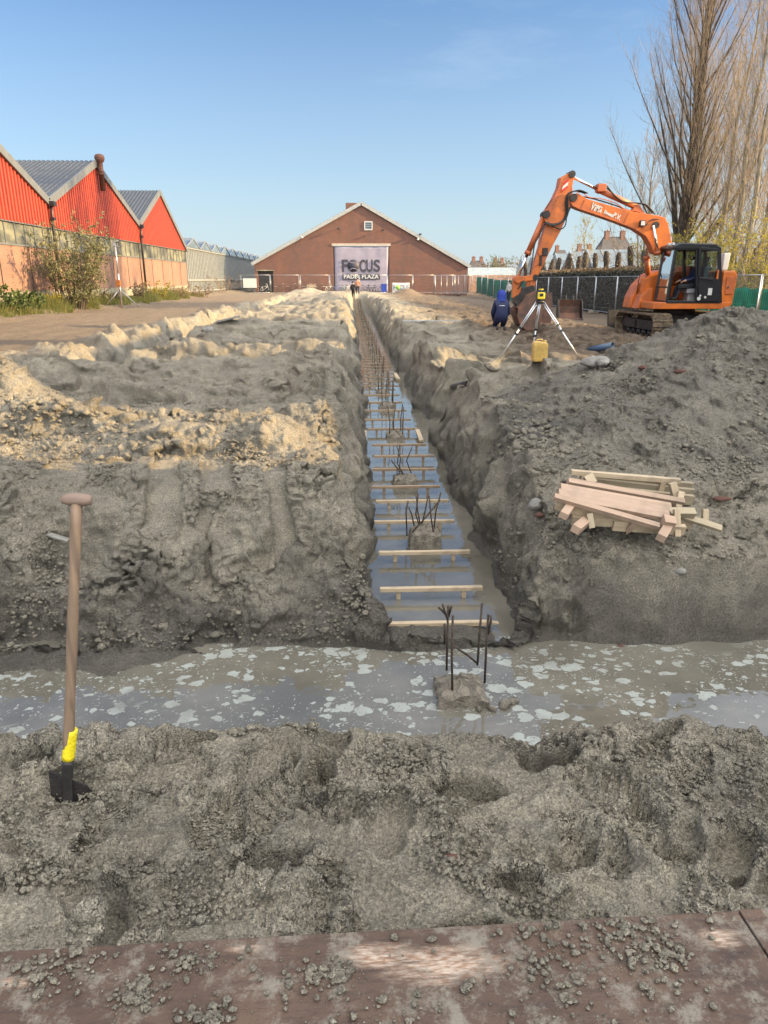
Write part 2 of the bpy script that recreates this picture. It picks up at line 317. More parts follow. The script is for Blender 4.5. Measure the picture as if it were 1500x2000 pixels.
def water_mat():
    N = NT('muddy_water'); g = N.n('ShaderNodeNewGeometry'); sx = N.n('ShaderNodeSeparateXYZ'); N.link(g.outputs['Position'], sx.inputs[0])
    mud = N.mix(N.ramp(N.noise(1.6, 4, .6), [(.35, 0.), (.65, 1.)]), (.095, .088, .070), (.15, .138, .112))
    v = N.coord('Object', (1, 1.15, 1))
    nz = N.n('ShaderNodeTexNoise'); nz.inputs['Scale'].default_value = 16; nz.inputs['Detail'].default_value = 3; N.link(v, nz.inputs['Vector'])
    dv = N.n('ShaderNodeVectorMath', operation='MULTIPLY_ADD'); N.link(nz.outputs['Color'], dv.inputs[0]); dv.inputs[1].default_value = (.11, .09, 0); N.link(v, dv.inputs[2])
    def blobs(sc, r0, r1):
        q = N.vor(sc, dv.outputs[0]); sp = N.n('ShaderNodeSeparateColor'); N.link(q.outputs['Color'], sp.inputs[0])
        rad = N.math('MULTIPLY', N.math('MULTIPLY_ADD', N.math('POWER', sp.outputs[0], 1.6), r1-r0, r0), N.ramp(N.noise(2.3, 3, .6), [(.33, .4), (.60, 1.4)])); return N.math('GREATER_THAN', N.math('SUBTRACT', rad, q.outputs['Distance']), 0.), sp
    f1_, sp1 = blobs(9.5, .05, .55); f2_, sp2 = blobs(24, .0, .42); f3_, _ = blobs(70, -.05, .34)
    hole = N.math('GREATER_THAN', N.vor(46, dv.outputs[0]).outputs['Distance'], .17)
    f = N.math('MAXIMUM', N.math('MULTIPLY', f1_, hole), N.math('MAXIMUM', N.math('MULTIPLY', f2_, N.math('GREATER_THAN', sp2.outputs[1], .35)), f3_))
    near = 0
    inx = N.math('LESS_THAN', sx.outputs['Y'], 4.62)
    patch = N.ramp(N.noise(1.15, 2, .5, N.coord('Object', (1, 1, 1), (0, 0, 0), (3.3, 1.2, 0))), [(.30, 0.), (.40, 1.)])
    thin = N.ramp(N.noise(5.5, 3, .6, v, 1.2), [(.66, 0.), (.70, .35)])
    f = N.math('MAXIMUM', N.math('MULTIPLY', N.math('MULTIPLY', f, inx), patch), N.math('MULTIPLY', thin, N.math('LESS_THAN', sx.outputs['Y'], 8.)))
    c = N.mix(N.math('MULTIPLY', f, N.ramp(N.noise(9, 4, .6), [(.35, .55), (.6, 1.)])), mud, (.24, .26, .235)); r = N.mix(f, .035, .55)
    b = N.bump(N.noise(5, 2, .5), .0035); b = N.bump(f, .004, .6, b)
    N.b.inputs['IOR'].default_value = 1.6; N.b.inputs['Specular IOR Level'].default_value = .9
    return N.out(c, r, b)
M['water'] = water_mat()
def mesh_obj(name, verts, faces, mat, parent=None, smooth=False, mats=None, idx=None):
    me = bpy.data.meshes.new(name); me.from_pydata([tuple(v) for v in verts], [], faces); me.update()
    for m_ in (mats or [mat]): me.materials.append(m_)
    if idx is not None: me.polygons.foreach_set('material_index', idx)
    if smooth: me.polygons.foreach_set('use_smooth', [True]*len(me.polygons))
    o = bpy.data.objects.new(name, me); COL.objects.link(o)
    if parent is not None: o.parent = parent
    return o
def np_mesh(name, V, F, mat, parent=None, smooth=True):
    """V (n,3) float array, F (m,k) int array"""
    me = bpy.data.meshes.new(name); me.vertices.add(len(V)); me.vertices.foreach_set('co', np.asarray(V, np.float32).ravel())
    m, k = F.shape; me.loops.add(m*k); me.loops.foreach_set('vertex_index', F.astype(np.int32).ravel())
    me.polygons.add(m); me.polygons.foreach_set('loop_start', np.arange(0, m*k, k, dtype=np.int32))
    try: me.polygons.foreach_set('loop_total', np.full(m, k, np.int32))
    except Exception: pass
    me.update(calc_edges=True); me.polygons.foreach_set('use_smooth', np.full(m, smooth)); me.materials.append(mat)
    o = bpy.data.objects.new(name, me); COL.objects.link(o)
    if parent is not None: o.parent = parent
    return o
# ---------------------------------------------------------------- ground sheet
ys = [-60, -30, -14, -7, -3.5, -1.8, -.9, -.3, .1, .5, .9, 1.2]; y = 1.32
while y < 92: ys.append(y); y += (.0022*y+.001) if y < 40 else .0042*y
ys += [96, 102, 112, 130, 160, 210, 300, 450, 700, 1100]
ys = np.array(ys); us = np.linspace(-1, 1, 1040); ext = []
u = 1.
for k in range(26): u *= 1.18; ext.append(u)
us = np.concatenate([-np.array(ext[::-1]), us, ext])
wdt = np.where(ys > 92, 1.25+.66*92, 1.25+.66*np.maximum(ys, .0))
X = us[None, :]*wdt[:, None]; Y = np.repeat(ys[:, None], len(us), 1)
Z, WET, BROWN, DARK, SMO = terrain(X.ravel(), Y.ravel(), True)
Xr, Yr = X.ravel(), Y.ravel()
flatm = np.maximum(ss(92, 96, Yr), ss(1, .3, Yr)*(np.abs(Xr) > 3))
Z = Z*(1-flatm)+(-.22)*flatm
nr, nc = X.shape
P3 = np.stack([Xr, Yr, Z], 1).reshape(nr, nc, 3); du = np.gradient(P3, axis=1); dv = np.gradient(P3, axis=0)
NN = np.cross(du, dv); NN /= np.linalg.norm(NN, axis=2, keepdims=True)+1e-12; NN = NN.reshape(-1, 3)
act = (Yr > 1.45) & (Yr < 60) & (np.abs(Xr) < 9) & (Z > -1.08)
q = P3.reshape(-1, 3)[act]; spa = spacing(q[:, 0], q[:, 1]); D = np.zeros(len(q)); steep = ss(.05, .45, 1-NN[act][:, 2])*(1-.75*(q[:, 1] < 3.1))
for wl, a_, b_ in ((.55, .0, .10), (.28, .0, .075), (.14, .008, .035), (.07, .013, .018), (.036, .017, .012), (.018, .013, .006), (.010, .006, .002)):
    mk = wl/spa/2.2 > .6
    v = vn3(q[mk, 0]/wl, q[mk, 1]/wl, q[mk, 2]/wl, int(wl*1000))
    D[mk] += (v if wl > .2 else np.where(v > 0, v*1.5, v*.5)-.2)*(a_+b_*steep[mk]+(.022 if wl > .2 else 0)*ss(9, 20, q[mk, 1])*(np.abs(q[mk, 0]) < 6.3))*np.clip(wl/spa[mk]/2.2-.6, 0, 1)
D *= (1-.88*SMO[act])*ss(-1.04, -.9, q[:, 2])*(1-.6*ss(-6, -7, q[:, 0]))
q = q+NN[act]*D[:, None]; Xr[act], Yr[act], Z[act] = q[:, 0], q[:, 1], q[:, 2]
ii = np.arange(nr*nc).reshape(nr, nc)
F = np.stack([ii[:-1, :-1], ii[:-1, 1:], ii[1:, 1:], ii[1:, :-1]], -1).reshape(-1, 4)
ground = np_mesh('ground', np.stack([Xr, Yr, Z], 1), F, M['sand'])
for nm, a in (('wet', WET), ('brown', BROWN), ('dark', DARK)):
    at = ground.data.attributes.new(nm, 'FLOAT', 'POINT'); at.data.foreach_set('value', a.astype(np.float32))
ground['kind'] = 'structure'
print('ground verts', len(Z))
wt = mesh_obj('water', [(-9, 2.3, WATER), (9, 2.3, WATER), (9, 5.2, WATER), (-9, 5.2, WATER), (-.9, 5.2, WATER), (3.6, 5.2, WATER), (3.6, 70, WATER), (-.9, 70, WATER)], [(0, 1, 2, 5, 4, 3), (4, 5, 6, 7)], M['water'])
wt['kind'] = 'structure'
# ---------------------------------------------------------------- object helpers
def tag(o, label=None, cat=None, group=None, kind=None):
    if label: o['label'] = label
    if cat: o['category'] = cat
    if group: o['group'] = group
    if kind: o['kind'] = kind
    return o
def empty(name, loc=(0, 0, 0), label=None, cat=None, group=None, rz=0):
    o = bpy.data.objects.new(name, None); COL.objects.link(o); o.location = loc; o.rotation_euler = (0, 0, rz); o.empty_display_size = .1
    return tag(o, label, cat, group)
def copy_tree(o, parent=None):
    kids = [k for k in bpy.data.objects if k.parent == o]
    c = o.copy(); COL.objects.link(c); c.parent = parent
    for k in kids: copy_tree(k, c)
    return c
class MB:
    """collects shapes of one part; local coordinates of its thing"""
    def __init__(s): s.v = []; s.f = []; s.mi = []; s.sm = []; s.cur = 0
    def add(s, vs, fs, smooth=False):
        b = len(s.v); s.v += [tuple(v) for v in vs]; s.f += [tuple(b+i for i in f) for f in fs]; s.mi += [s.cur]*len(fs); s.sm += [smooth]*len(fs); return s
    def box(s, c, d, M_=None):
        x, y, z = (k/2 for k in d); vs = [Vector((a*x, b*y, e*z)) for a in (-1, 1) for b in (-1, 1) for e in (-1, 1)]
        if M_ is not None: vs = [M_ @ v for v in vs]
        c = Vector(c); vs = [v+c for v in vs]
        return s.add(vs, [(0, 1, 3, 2), (4, 6, 7, 5), (0, 4, 5, 1), (2, 3, 7, 6), (0, 2, 6, 4), (1, 5, 7, 3)])
    def bar(s, a, b, w_, h_, up=(0, 0, 1), bev=0.):
        a = Vector(a); b = Vector(b); d = (b-a).normalized(); upv = Vector(up)
        if abs(d.dot(upv)) > .99: upv = Vector((0, 1, 0))
        sx = d.cross(upv).normalized(); sz = sx.cross(d)
        vs = [p+sx*(i*w_/2)+sz*(j*h_/2) for p in (a, b) for i, j in ((-1, -1), (1, -1), (1, 1), (-1, 1))]
        return s.add(vs, [(0, 3, 2, 1), (4, 5, 6, 7), (0, 1, 5, 4), (1, 2, 6, 5), (2, 3, 7, 6), (3, 0, 4, 7)])
    def tube(s, pts, rad, n=8, cap=True):
        pts = [Vector(p) for p in pts]; rad = rad if isinstance(rad, (list, tuple)) else [rad]*len(pts); vs = []; prev = None
        for i, p in enumerate(pts):
            t = (pts[min(i+1, len(pts)-1)]-pts[max(i-1, 0)]).normalized()
            if prev is None: a = t.cross(Vector((0, 0, 1)) if abs(t.z) < .9 else Vector((1, 0, 0))).normalized()
            else: a = (prev-t*prev.dot(t)).normalized()
            prev = a; b = t.cross(a)
            vs += [p+(a*math.cos(2*math.pi*k/n)+b*math.sin(2*math.pi*k/n))*rad[i] for k in range(n)]
        fs = [(i*n+k, i*n+(k+1) % n, (i+1)*n+(k+1) % n, (i+1)*n+k) for i in range(len(pts)-1) for k in range(n)]
        s.add(vs, fs, True)
        if cap:
            m = len(s.v)-len(vs); s.f += [tuple(m+k for k in reversed(range(n))), tuple(m+(len(pts)-1)*n+k for k in range(n))]; s.mi += [s.cur]*2; s.sm += [False]*2
        return s
    def cyl(s, a, b, r, n=12): return s.tube([a, b], r, n)
    def prism(s, poly, axis, a, b):
        """poly of 2-D points swept along axis ('x': pts are (y,z); 'y': (x,z); 'z': (x,y))"""
        n = len(poly)
        def P(p, t): return {'x': (t, p[0], p[1]), 'y': (p[0], t, p[1]), 'z': (p[0], p[1], t)}[axis]
        vs = [P(p, a) for p in poly]+[P(p, b) for p in poly]
        return s.add(vs, [tuple(range(n)), tuple(range(2*n-1, n-1, -1))]+[(i, n+i, n+(i+1) % n, (i+1) % n) for i in range(n)])
    def quad(s, *p): return s.add(p, [tuple(range(len(p)))])
    def lathe(s, prof, c=(0, 0, 0), n=16, axis='z'):
        vs = []
        for r_, z in prof:
            for k in range(n):
                a = 2*math.pi*k/n; q = (r_*math.cos(a), r_*math.sin(a), z)
                if axis == 'y': q = (q[0], q[2], q[1])
                if axis == 'x': q = (q[2], q[0], q[1])
                vs.append((q[0]+c[0], q[1]+c[1], q[2]+c[2]))
        return s.add(vs, [(i*n+k, i*n+(k+1) % n, (i+1)*n+(k+1) % n, (i+1)*n+k) for i in range(len(prof)-1) for k in range(n)], True)
    def torus(s, c, R_, r_, axis='y', n=20, m=6):
        vs = []
        for i in range(n):
            a = 2*math.pi*i/n
            for j in range(m):
                b = 2*math.pi*j/m; rr = R_+r_*math.cos(b); q = (rr*math.cos(a), r_*math.sin(b), rr*math.sin(a))
                if axis == 'x': q = (q[1], q[0], q[2])
                vs.append((q[0]+c[0], q[1]+c[1], q[2]+c[2]))
        return s.add(vs, [(i*m+j, i*m+(j+1) % m, ((i+1) % n)*m+(j+1) % m, ((i+1) % n)*m+j) for i in range(n) for j in range(m)], True)
    def build(s, name, mat, parent=None, bevel=0., origin=None):
        mats = mat if isinstance(mat, list) else [mat]; me = bpy.data.meshes.new(name)
        vs = s.v if origin is None else [tuple(Vector(v)-Vector(origin)) for v in s.v]
        me.from_pydata(vs, [], s.f); me.update()
        for m_ in mats: me.materials.append(m_)
        me.polygons.foreach_set('material_index', s.mi); me.polygons.foreach_set('use_smooth', s.sm)
        bm = bmesh.new(); bm.from_mesh(me); bmesh.ops.recalc_face_normals(bm, faces=bm.faces)
        if bevel: bmesh.ops.bevel(bm, geom=[e for e in bm.edges if len(e.link_faces) == 2 and e.calc_face_angle(0) > .6], offset=bevel, segments=2, affect='EDGES', profile=.6)
        bm.to_mesh(me); bm.free()
        o = bpy.data.objects.new(name, me); COL.objects.link(o)
        if parent is not None: o.parent = parent
        if origin is not None: o.location = origin
        return o
def text_mesh(name, body, mat, size, loc, rot, parent=None, ext=.004, sx=1., bold=0., align='CENTER', shear=0.):
    c = bpy.data.curves.new(name, 'FONT'); c.body = body; c.size = size; c.extrude = ext; c.align_x = align; c.align_y = 'CENTER'; c.offset = bold; c.shear = shear
    c.space_character = 1.0
    o = bpy.data.objects.new(name, c); COL.objects.link(o); bpy.context.view_layer.update()
    me = bpy.data.meshes.new_from_object(o.evaluated_get(bpy.context.evaluated_depsgraph_get())); bpy.data.objects.remove(o); bpy.data.curves.remove(c)
    me.materials.clear(); me.materials.append(mat); q = bpy.data.objects.new(name, me); COL.objects.link(q)
    q.location = loc; q.rotation_euler = rot; q.scale = (sx, 1, 1)
    if parent is not None: q.parent = parent
    return q
# ---------------------------------------------------------------- building materials
def brick_mat(name, c1, c2, mortar, axis='XZ', stain=.4, scale=1.):
    N = NT(name); q = N.n('ShaderNodeTexBrick'); sep = N.n('ShaderNodeSeparateXYZ'); N.link(N.tc.outputs['Object'], sep.inputs[0]); cmb = N.n('ShaderNodeCombineXYZ')
    N.link(sep.outputs['X' if axis == 'XZ' else 'Y'], cmb.inputs[0]); N.link(sep.outputs['Z'], cmb.inputs[1]); N.link(cmb.outputs[0], q.inputs['Vector'])
    q.inputs['Color1'].default_value = (*c1, 1); q.inputs['Color2'].default_value = (*c2, 1); q.inputs['Mortar'].default_value = (*mortar, 1)
    q.inputs['Scale'].default_value = 1.; q.inputs['Brick Width'].default_value = .22*scale; q.inputs['Row Height'].default_value = .065*scale; q.inputs['Mortar Size'].default_value = .008*scale; q.inputs['Bias'].default_value = -.2
    st = N.ramp(N.noise(.35, 5, .65, N.coord('Object', (1, 1, .35))), [(.38, 0.), (.7, 1.)])
    c = N.mix(N.math('MULTIPLY', st, stain), q.outputs[0], (.06, .045, .045))
    c = N.mix(N.math('MULTIPLY', N.ramp(N.noise(1.3, 4, .6), [(.45, 0.), (.75, 1.)]), .35), c, (c1[0]*1.5, c1[1]*1.4, c1[2]*1.3))
    return N.out(c, .9, N.bump(q.outputs['Fac'], .004, .6))
M['brick_far'] = brick_mat('brown_brick', (.155, .062, .042), (.11, .046, .033), (.15, .10, .075), 'XZ', .45)
M['brick_hall'] = brick_mat('orange_brick', (.245, .125, .085), (.185, .093, .063), (.23, .17, .13), 'YZ', .45)
M['concrete'] = simple('pale_concrete', (.29, .26, .195), .9, 0, .22, 1.3)
M['red'] = simple('red_sheet', (.36, .052, .026), .55, 0, .2, .7, 0, (.27, .042, .024))
M['roofsheet'] = simple('blue_grey_sheet', (.045, .056, .075), .5, .0, .12, 2.)
M['trim'] = simple('grey_trim', (.12, .13, .137), .5, 0, .08, 2.)
M['black'] = simple('black_metal', (.018, .018, .02), .45, 0, .2, 6)
M['zinc'] = simple('galvanised_steel', (.52, .54, .56), .38, .75, .12, 20)
M['white'] = simple('white_paint', (.52, .515, .49), .5, 0, .06, 5)
M['rustpipe'] = simple('rusty_stove_pipe', (.14, .055, .035), .75, 0, .3, 9)
M['glass_dark'] = simple('dark_glass', (.03, .035, .04), .08, 0, .2, 3)
def band_mat():
    N = NT('dirty_corrugated_glass'); v = N.coord('Object', (1, .16, .3))
    c = N.ramp(N.noise(3.2, 3, .6, v), [(.34, (.03, .035, .033)), (.47, (.09, .095, .08)), (.57, (.17, .17, .12)), (.68, (.24, .23, .15))])
    return N.out(c, .35, N.bump(N.noise(3, 2), .01))
M['band'] = band_mat()
def zig(y0, y1, pitch, depth, x, z0f, z1f):
    """trapezoid corrugation in the facade plane x, from z0f(y) up to z1f(y)"""
    vs = []; fs = []; y = y0; prof = []
    while y < y1-1e-6:
        for dy, dx in ((0, 0), (.50, 0), (.53, depth), (.95, depth)): 
            if y+dy*pitch <= y1: prof.append((y+dy*pitch, dx))
        y += pitch
    prof.append((y1, 0))
    for (yy, dx) in prof: vs += [(x+dx, yy, z0f(yy)), (x+dx, yy, max(z1f(yy), z0f(yy)+.001))]
    fs = [(2*i, 2*i+2, 2*i+3, 2*i+1) for i in range(len(prof)-1)]
    return vs, fs
# ---------------------------------------------------------------- red-gabled hall on the left
HX = -15.0; VAL = [7.2, 23.0, 38.7, 54.3, 68.9]; PKS = [15.1, 30.9, 46.4, 60.9]; ZV = 5.05; ZP = 7.85; ZEND = 3.95
hall = empty('brick_hall', (HX, 38.7, 0), 'long brick hall with bright red sheet gables, grey zigzag roofs and a dirty glass band', 'hall')
hall_o = Vector(hall.location)
def hp(name, mb, mat, par=hall, bevel=0):
    mb.v = [tuple(Vector(v)-hall_o) for v in mb.v]; return mb.build(name, mat, par, bevel)
def roofz(y):
    for i in range(4):
        zr = ZEND if i == 3 else ZV
        if VAL[i] <= y <= PKS[i]: return ZV+(ZP-ZV)*(y-VAL[i])/(PKS[i]-VAL[i])
        if PKS[i] <= y <= VAL[i+1]: return ZP+(zr-ZP)*(y-PKS[i])/(VAL[i+1]-PKS[i])
    return ZV
m = MB(); m.box((HX-.2, 38, .2), (.44, 62, 1.48)); hp('plinth', m, M['concrete'])
m = MB(); m.box((HX-.22, 38, 1.93), (.40, 61.96, 1.98)); hp('wall', m, M['brick_hall'])
m = MB(); m.box((HX-12, 68.93, 1.9), (23.5, .3, 3.6)); hp('end_wall', m, M['brick_hall'])
m = MB(); m.box((HX-.23, 38, 3.41), (.36, 61.94, .96)); hp('window_band', m, M['band'])
m = MB(); yy = 7.3
while yy < 68.8: m.box((HX-.03, yy, 3.41), (.05, .05, .97)); yy += 1.02
m.box((HX-.02, 38, 2.92), (.08, 61.9, .07)); m.box((HX-.0, 38, 3.88), (.12, 61.9, .05)); hp('glazing_bars', m, M['trim'])
yy = 8.5
while yy < 68: m = MB(); m.box((HX+.005, yy, 1.93), (.012, .035, 1.96)); hp('joint', m, M['black']); yy += 3.05
for i in range(4):
    m = MB(); vs, fs = zig(VAL[i], VAL[i+1], .33, .10, HX+.0, lambda y: 3.9, roofz); m.add(vs, fs); o = hp('gable', m, M['red'])
    for (a, b, nm) in ((VAL[i], PKS[i], 0), (PKS[i], VAL[i+1], 1)):
        za, zb = roofz(a+.001), roofz(b-.001); m = MB()
        d = Vector((0, b-a, zb-za)).normalized(); up = Vector((0, -d.z, d.y)) if d.y > 0 else Vector((0, d.z, -d.y))
        n = int((b-a)/.55)*4; L_ = math.hypot(b-a, zb-za)
        # corrugations run along the slope
        vs = []; N_ = 90; x0 = HX+.12
        for k in range(N_*4+1):
            xx = x0-(k//4)*.27-[0, .12, .16, .23][k % 4]; h_ = [0, 0, .055, .055][k % 4]
            for p, z_ in ((a, za), (b, zb)): q = Vector((xx, p, z_))+up*(h_+.12); vs.append(q)
        m.add(vs, [(2*k, 2*k+1, 2*k+3, 2*k+2) for k in range(N_*4)]); hp('roof', m, M['roofsheet'])
        m = MB(); m.bar(Vector((HX+.16, a, za))+up*.02, Vector((HX+.16, b, zb))+up*.02, .12, .36, up); hp('barge_board', m, M['trim'])
for y in VAL[1:4]:
    m = MB(); m.tube([(HX+.28, y, 5.0), (HX+.22, y, 4.4), (HX+.2, y, 3.9), (HX+.2, y, .4)], .075, 8); m.tube([(HX+.2, y, .95), (HX+.2, y, .2)], .085, 8); m.box((HX+.3, y, 4.98), (.3, .36, .22)); m.box((HX+.25, y, 4.3), (.2, .25, .12))
    m.tube([(HX+.12, y-.55, 3.9), (HX+.12, y-.55, .6)], .03, 6); hp('downpipe', m, M['black'])
c = onx(184, 335, HX+.3); z0 = c.z
m = MB(); m.lathe([(0, -.7), (.15, -.7), (.15, .15), (.18, .15), (.18, .22), (.15, .22), (.15, .80), (.24, .88), (.29, 1.05), (.25, 1.2), (.13, 1.26), (0, 1.26)], (HX+.35, 46.6, z0-.2), 16); m.lathe([(.155, .30), (.165, .30), (.165, .36), (.155, .36)], (HX+.35, 46.6, z0-.2), 16)
hp('stove_pipe', m, M['rustpipe'])
# ---------------------------------------------------------------- greenhouse beyond the hall
def ghs_mat():
    N = NT('greenhouse_pane'); c = N.mix(N.noise(.5, 3), (.13, .15, .15), (.20, .22, .215)); return N.out(c, .25)
M['pane'] = ghs_mat(); M['pane_blue'] = simple('bluish_pane', (.13, .175, .21), .15, 0, .2, .6)  # bluer glass for the long side and the roofs
g = empty('greenhouse', (HX, 92, 0), 'long white framed greenhouse with glass walls beyond the red hall', 'greenhouse')
m = MB(); m.box((-.1, -14.8, 2.1), (.06, 16, 4.2)); m.build('end_panes', M['pane'], g)
m = MB(); m.box((-.1, 11.5, 2.1), (.06, 36.4, 4.2)); m.build('side_panes', M['pane_blue'], g)
m = MB()
for k in range(72): m.box((-.02, -22.8+k*.73, 2.1), (.1, .09 if k < 22 else .06, 4.25))
for z in (4.2, 1.4, .4): m.box((0, 3.4, z), (.12, 53, .1))
m.build('glazing_bars', simple('dull_white_bar', (.30, .31, .30), .6), g)
m = MB()
for k in range(9):
    a = -22.8+k*5.9; m.add([(0.1, a, 4.25), (-24, a, 4.25), (-24, a+2.95, 5.05), (.1, a+2.95, 5.05), (.1, a+5.9, 4.25), (-24, a+5.9, 4.25)], [(0, 1, 2, 3), (3, 2, 5, 4), (0, 3, 4)])
m.build('roof', M['pane_blue'], g)
m = MB()
for k in range(9):
    a = -22.8+k*5.9
    for p, q in (((.12, a, 4.28), (.12, a+2.95, 5.1)), ((.12, a+2.95, 5.1), (.12, a+5.9, 4.28))): m.bar(p, q, .08, .08)
    m.bar((.1, a+2.95, 5.1), (-24, a+2.95, 5.1), .1, .1)
m.build('roof_frame', M['zinc'], g)
# ---------------------------------------------------------------- brick clubhouse at the far end
BY = 88.0
def B(px, py): p = ony(px, py, BY); return p.x, p.z
bl = empty('brick_building', (1.0, BY, 0), 'big brown brick building with a low pointed gable at the end of the trench', 'building')
def bp(name, mb, mat, bevel=0, par=None): mb.v = [(v[0]-1.0, v[1]-BY, v[2]) for v in mb.v]; return mb.build(name, mat, par or bl, bevel)
xl, zl_ = -11.4, 3.25; xr, zr_ = 13.4, 3.0; xp, zp = 1.0, 9.55
d0, d1, dz = -2.25, 4.2, 5.15; s0, s1 = B(503, 528)[0], B(533, 528)[0]; sz = B(518, 529)[1]
m = MB()
for poly in ([(xl, -.3), (s0, -.3), (s0, zl_+(s0-xl)*(zp-zl_)/(xp-xl)), (xl, zl_)], [(s0, sz), (s1, sz), (s1, zl_+(s1-xl)*(zp-zl_)/(xp-xl)), (s0, zl_+(s0-xl)*(zp-zl_)/(xp-xl))],
             [(s1, -.3), (d0, -.3), (d0, zl_+(d0-xl)*(zp-zl_)/(xp-xl)), (s1, zl_+(s1-xl)*(zp-zl_)/(xp-xl))], [(d0, dz), (d1, dz), (d1, zr_+(xr-d1)*(zp-zr_)/(xr-xp)), (xp, zp), (d0, zl_+(d0-xl)*(zp-zl_)/(xp-xl))],
             [(d1, -.3), (xr, -.3), (xr, zr_), (d1, zr_+(xr-d1)*(zp-zr_)/(xr-xp))]): m.prism(poly, 'y', BY, BY+.35)
bp('wall', m, M['brick_far'])
m = MB(); m.box((xl+.17, BY+15.2, 1.5), (.35, 29.6, 3.4)); bp('side_wall', m, M['brick_far'])
m = MB(); m.box((xr-.17, BY+15.2, 1.4), (.35, 29.6, 3.2)); bp('side_wall', m, M['brick_far'])
for (a, b) in (((xl-.3, zl_-.12), (xp, zp+.12)), ((xp, zp+.12), (xr+.3, zr_-.15))):
    m = MB(); A = Vector((a[0], BY-.12, a[1])); Bv = Vector((b[0], BY-.12, b[1])); m.bar(A, Bv, .2, .36, (0, 0, 1)); bp('verge_board', m, simple('verge_white', (.36, .37, .355), .5) if 'vw' not in M else M['vw'])
    m = MB(); up = Vector((-(b[1]-a[1]), 0, b[0]-a[0])).normalized(); m.add([A+up*.2, Bv+up*.2, Bv+up*.2+Vector((0, 30, 0)), A+up*.2+Vector((0, 30, 0)), A+up*.1, Bv+up*.1, Bv+up*.1+Vector((0, 30, 0)), A+up*.1+Vector((0, 30, 0))], [(0, 1, 2, 3), (4, 7, 6, 5), (0, 4, 5, 1)]); bp('roof', m, M['trim'])
m = MB(); m.box(((d0+d1)/2, BY-.02, dz+.12), (d1-d0+.35, .12, .26)); bp('lintel', m, simple('lintel_concrete', (.48, .40, .32), .8))
m = MB(); m.box(((d0+d1)/2, BY+.30, dz/2-.1), (d1-d0+.02, .04, dz+.1)); bp('gate_opening', m, M['black'])
m = MB(); m.box(((s0+s1)/2, BY+.30, sz/2-.1), (s1-s0+.02, .04, sz+.1)); bp('side_door', m, simple('dark_door', (.035, .03, .028), .7))
m = MB(); m.box(((s0+s1)/2, BY-.01, sz+.05), (s1-s0+.3, .06, .12)); bp('door_lintel', m, M['concrete'])
vx, vz = B(719.5, 441)
m = MB()
for q in ((vx, vz+.42, .9, .1), (vx, vz-.42, .9, .1)): m.box((q[0], BY-.03, q[1]), (q[2], .12, q[3]))
for q in (-.42, .42): m.box((vx+q, BY-.031, vz), (.1, .12, .74))
vf = bp('vent_window', m, M['white'])
m = MB()
for k in range(4): m.box((vx, BY-.02, vz-.27+k*.19), (.74, .05, .1))
bp('louvre', m, simple('blue_grey_louvre', (.22, .27, .32), .5))
m = MB(); m.box((vx, BY-.004, vz), (.74, .01, .74)); bp('vent_opening', m, M['black'])
for (px, py) in ((590, 464), (816, 468)):
    x, z = B(px, py); m = MB(); m.lathe([(0, -.10), (.12, -.06), (.15, .04), (.06, .12), (0, .14)], (x, BY-.2, z), 10); m.cyl((x, BY, z+.1), (x, BY-.2, z+.1), .03, 6); bp('wall_lamp', m, M['white'])
for (px, py) in ((661, 447), (747, 450), (820, 458)):
    x, z = B(px, py); m = MB(); m.cyl((x, BY, z), (x, BY-.42, z+.05), .03, 6); m.box((x, BY-.45, z), (.3, .22, .16)); bp('spotlight', m, M['black'])
x, z = B(686, 402); m = MB(); m.box((x, BY+2.5, z), (1.3, 1.0, 1.0)); bp('chimney', m, M['brick_far'])
# banner in the gate opening
def cloth_quad(name, x0, x1, y, z0, z1, mat, par, nx=24, nz=24, amp=.05, seed=1, sag=0):
    vs = []; fs = []
    for j in range(nz+1):
        for i in range(nx+1):
            u_, v_ = i/nx, j/nz; n_ = float(gn(np.array([u_*5]), np.array([v_*1.3]), seed)[0])+.5*float(gn(np.array([u_*11]), np.array([v_*3]), seed+1)[0])
            vs.append((x0+(x1-x0)*u_, y+amp*n_, z0+(z1-z0)*v_-sag*4*u_*(1-u_)*v_))
    for j in range(nz):
        for i in range(nx): a = j*(nx+1)+i; fs.append((a, a+1, a+nx+2, a+nx+1))
    o = mesh_obj(name, vs, fs, mat, par, True); sm_ = o.modifiers.new('thickness', 'SOLIDIFY'); sm_.thickness = .004; return o
M['purple'] = simple('lilac_banner_cloth', (.27, .245, .305), .6, 0, .10, .8); M['ink'] = simple('banner_dark_ink', (.030, .030, .050), .6, 0, .1, 2)
bn = empty('banner', ((d0+d1)/2, BY-.1, 0), 'large lilac banner with dark FOCUS PADEL PLAZA lettering filling the gate of the brick building', 'banner')
bcx = (d0+d1)/2; hw = (d1-d0)/2-.12
cloth_quad('banner_cloth', -hw, hw, .12, .05, dz-.12, M['purple'], bn, amp=.05)
def bX(px): return ony(px, 520, BY).x-bcx
def bZ(py): return ony(705, py, BY).z
zc = (bZ(508)+bZ(530))/2; hh = bZ(508)-bZ(532); rot = (math.pi/2, 0, 0)
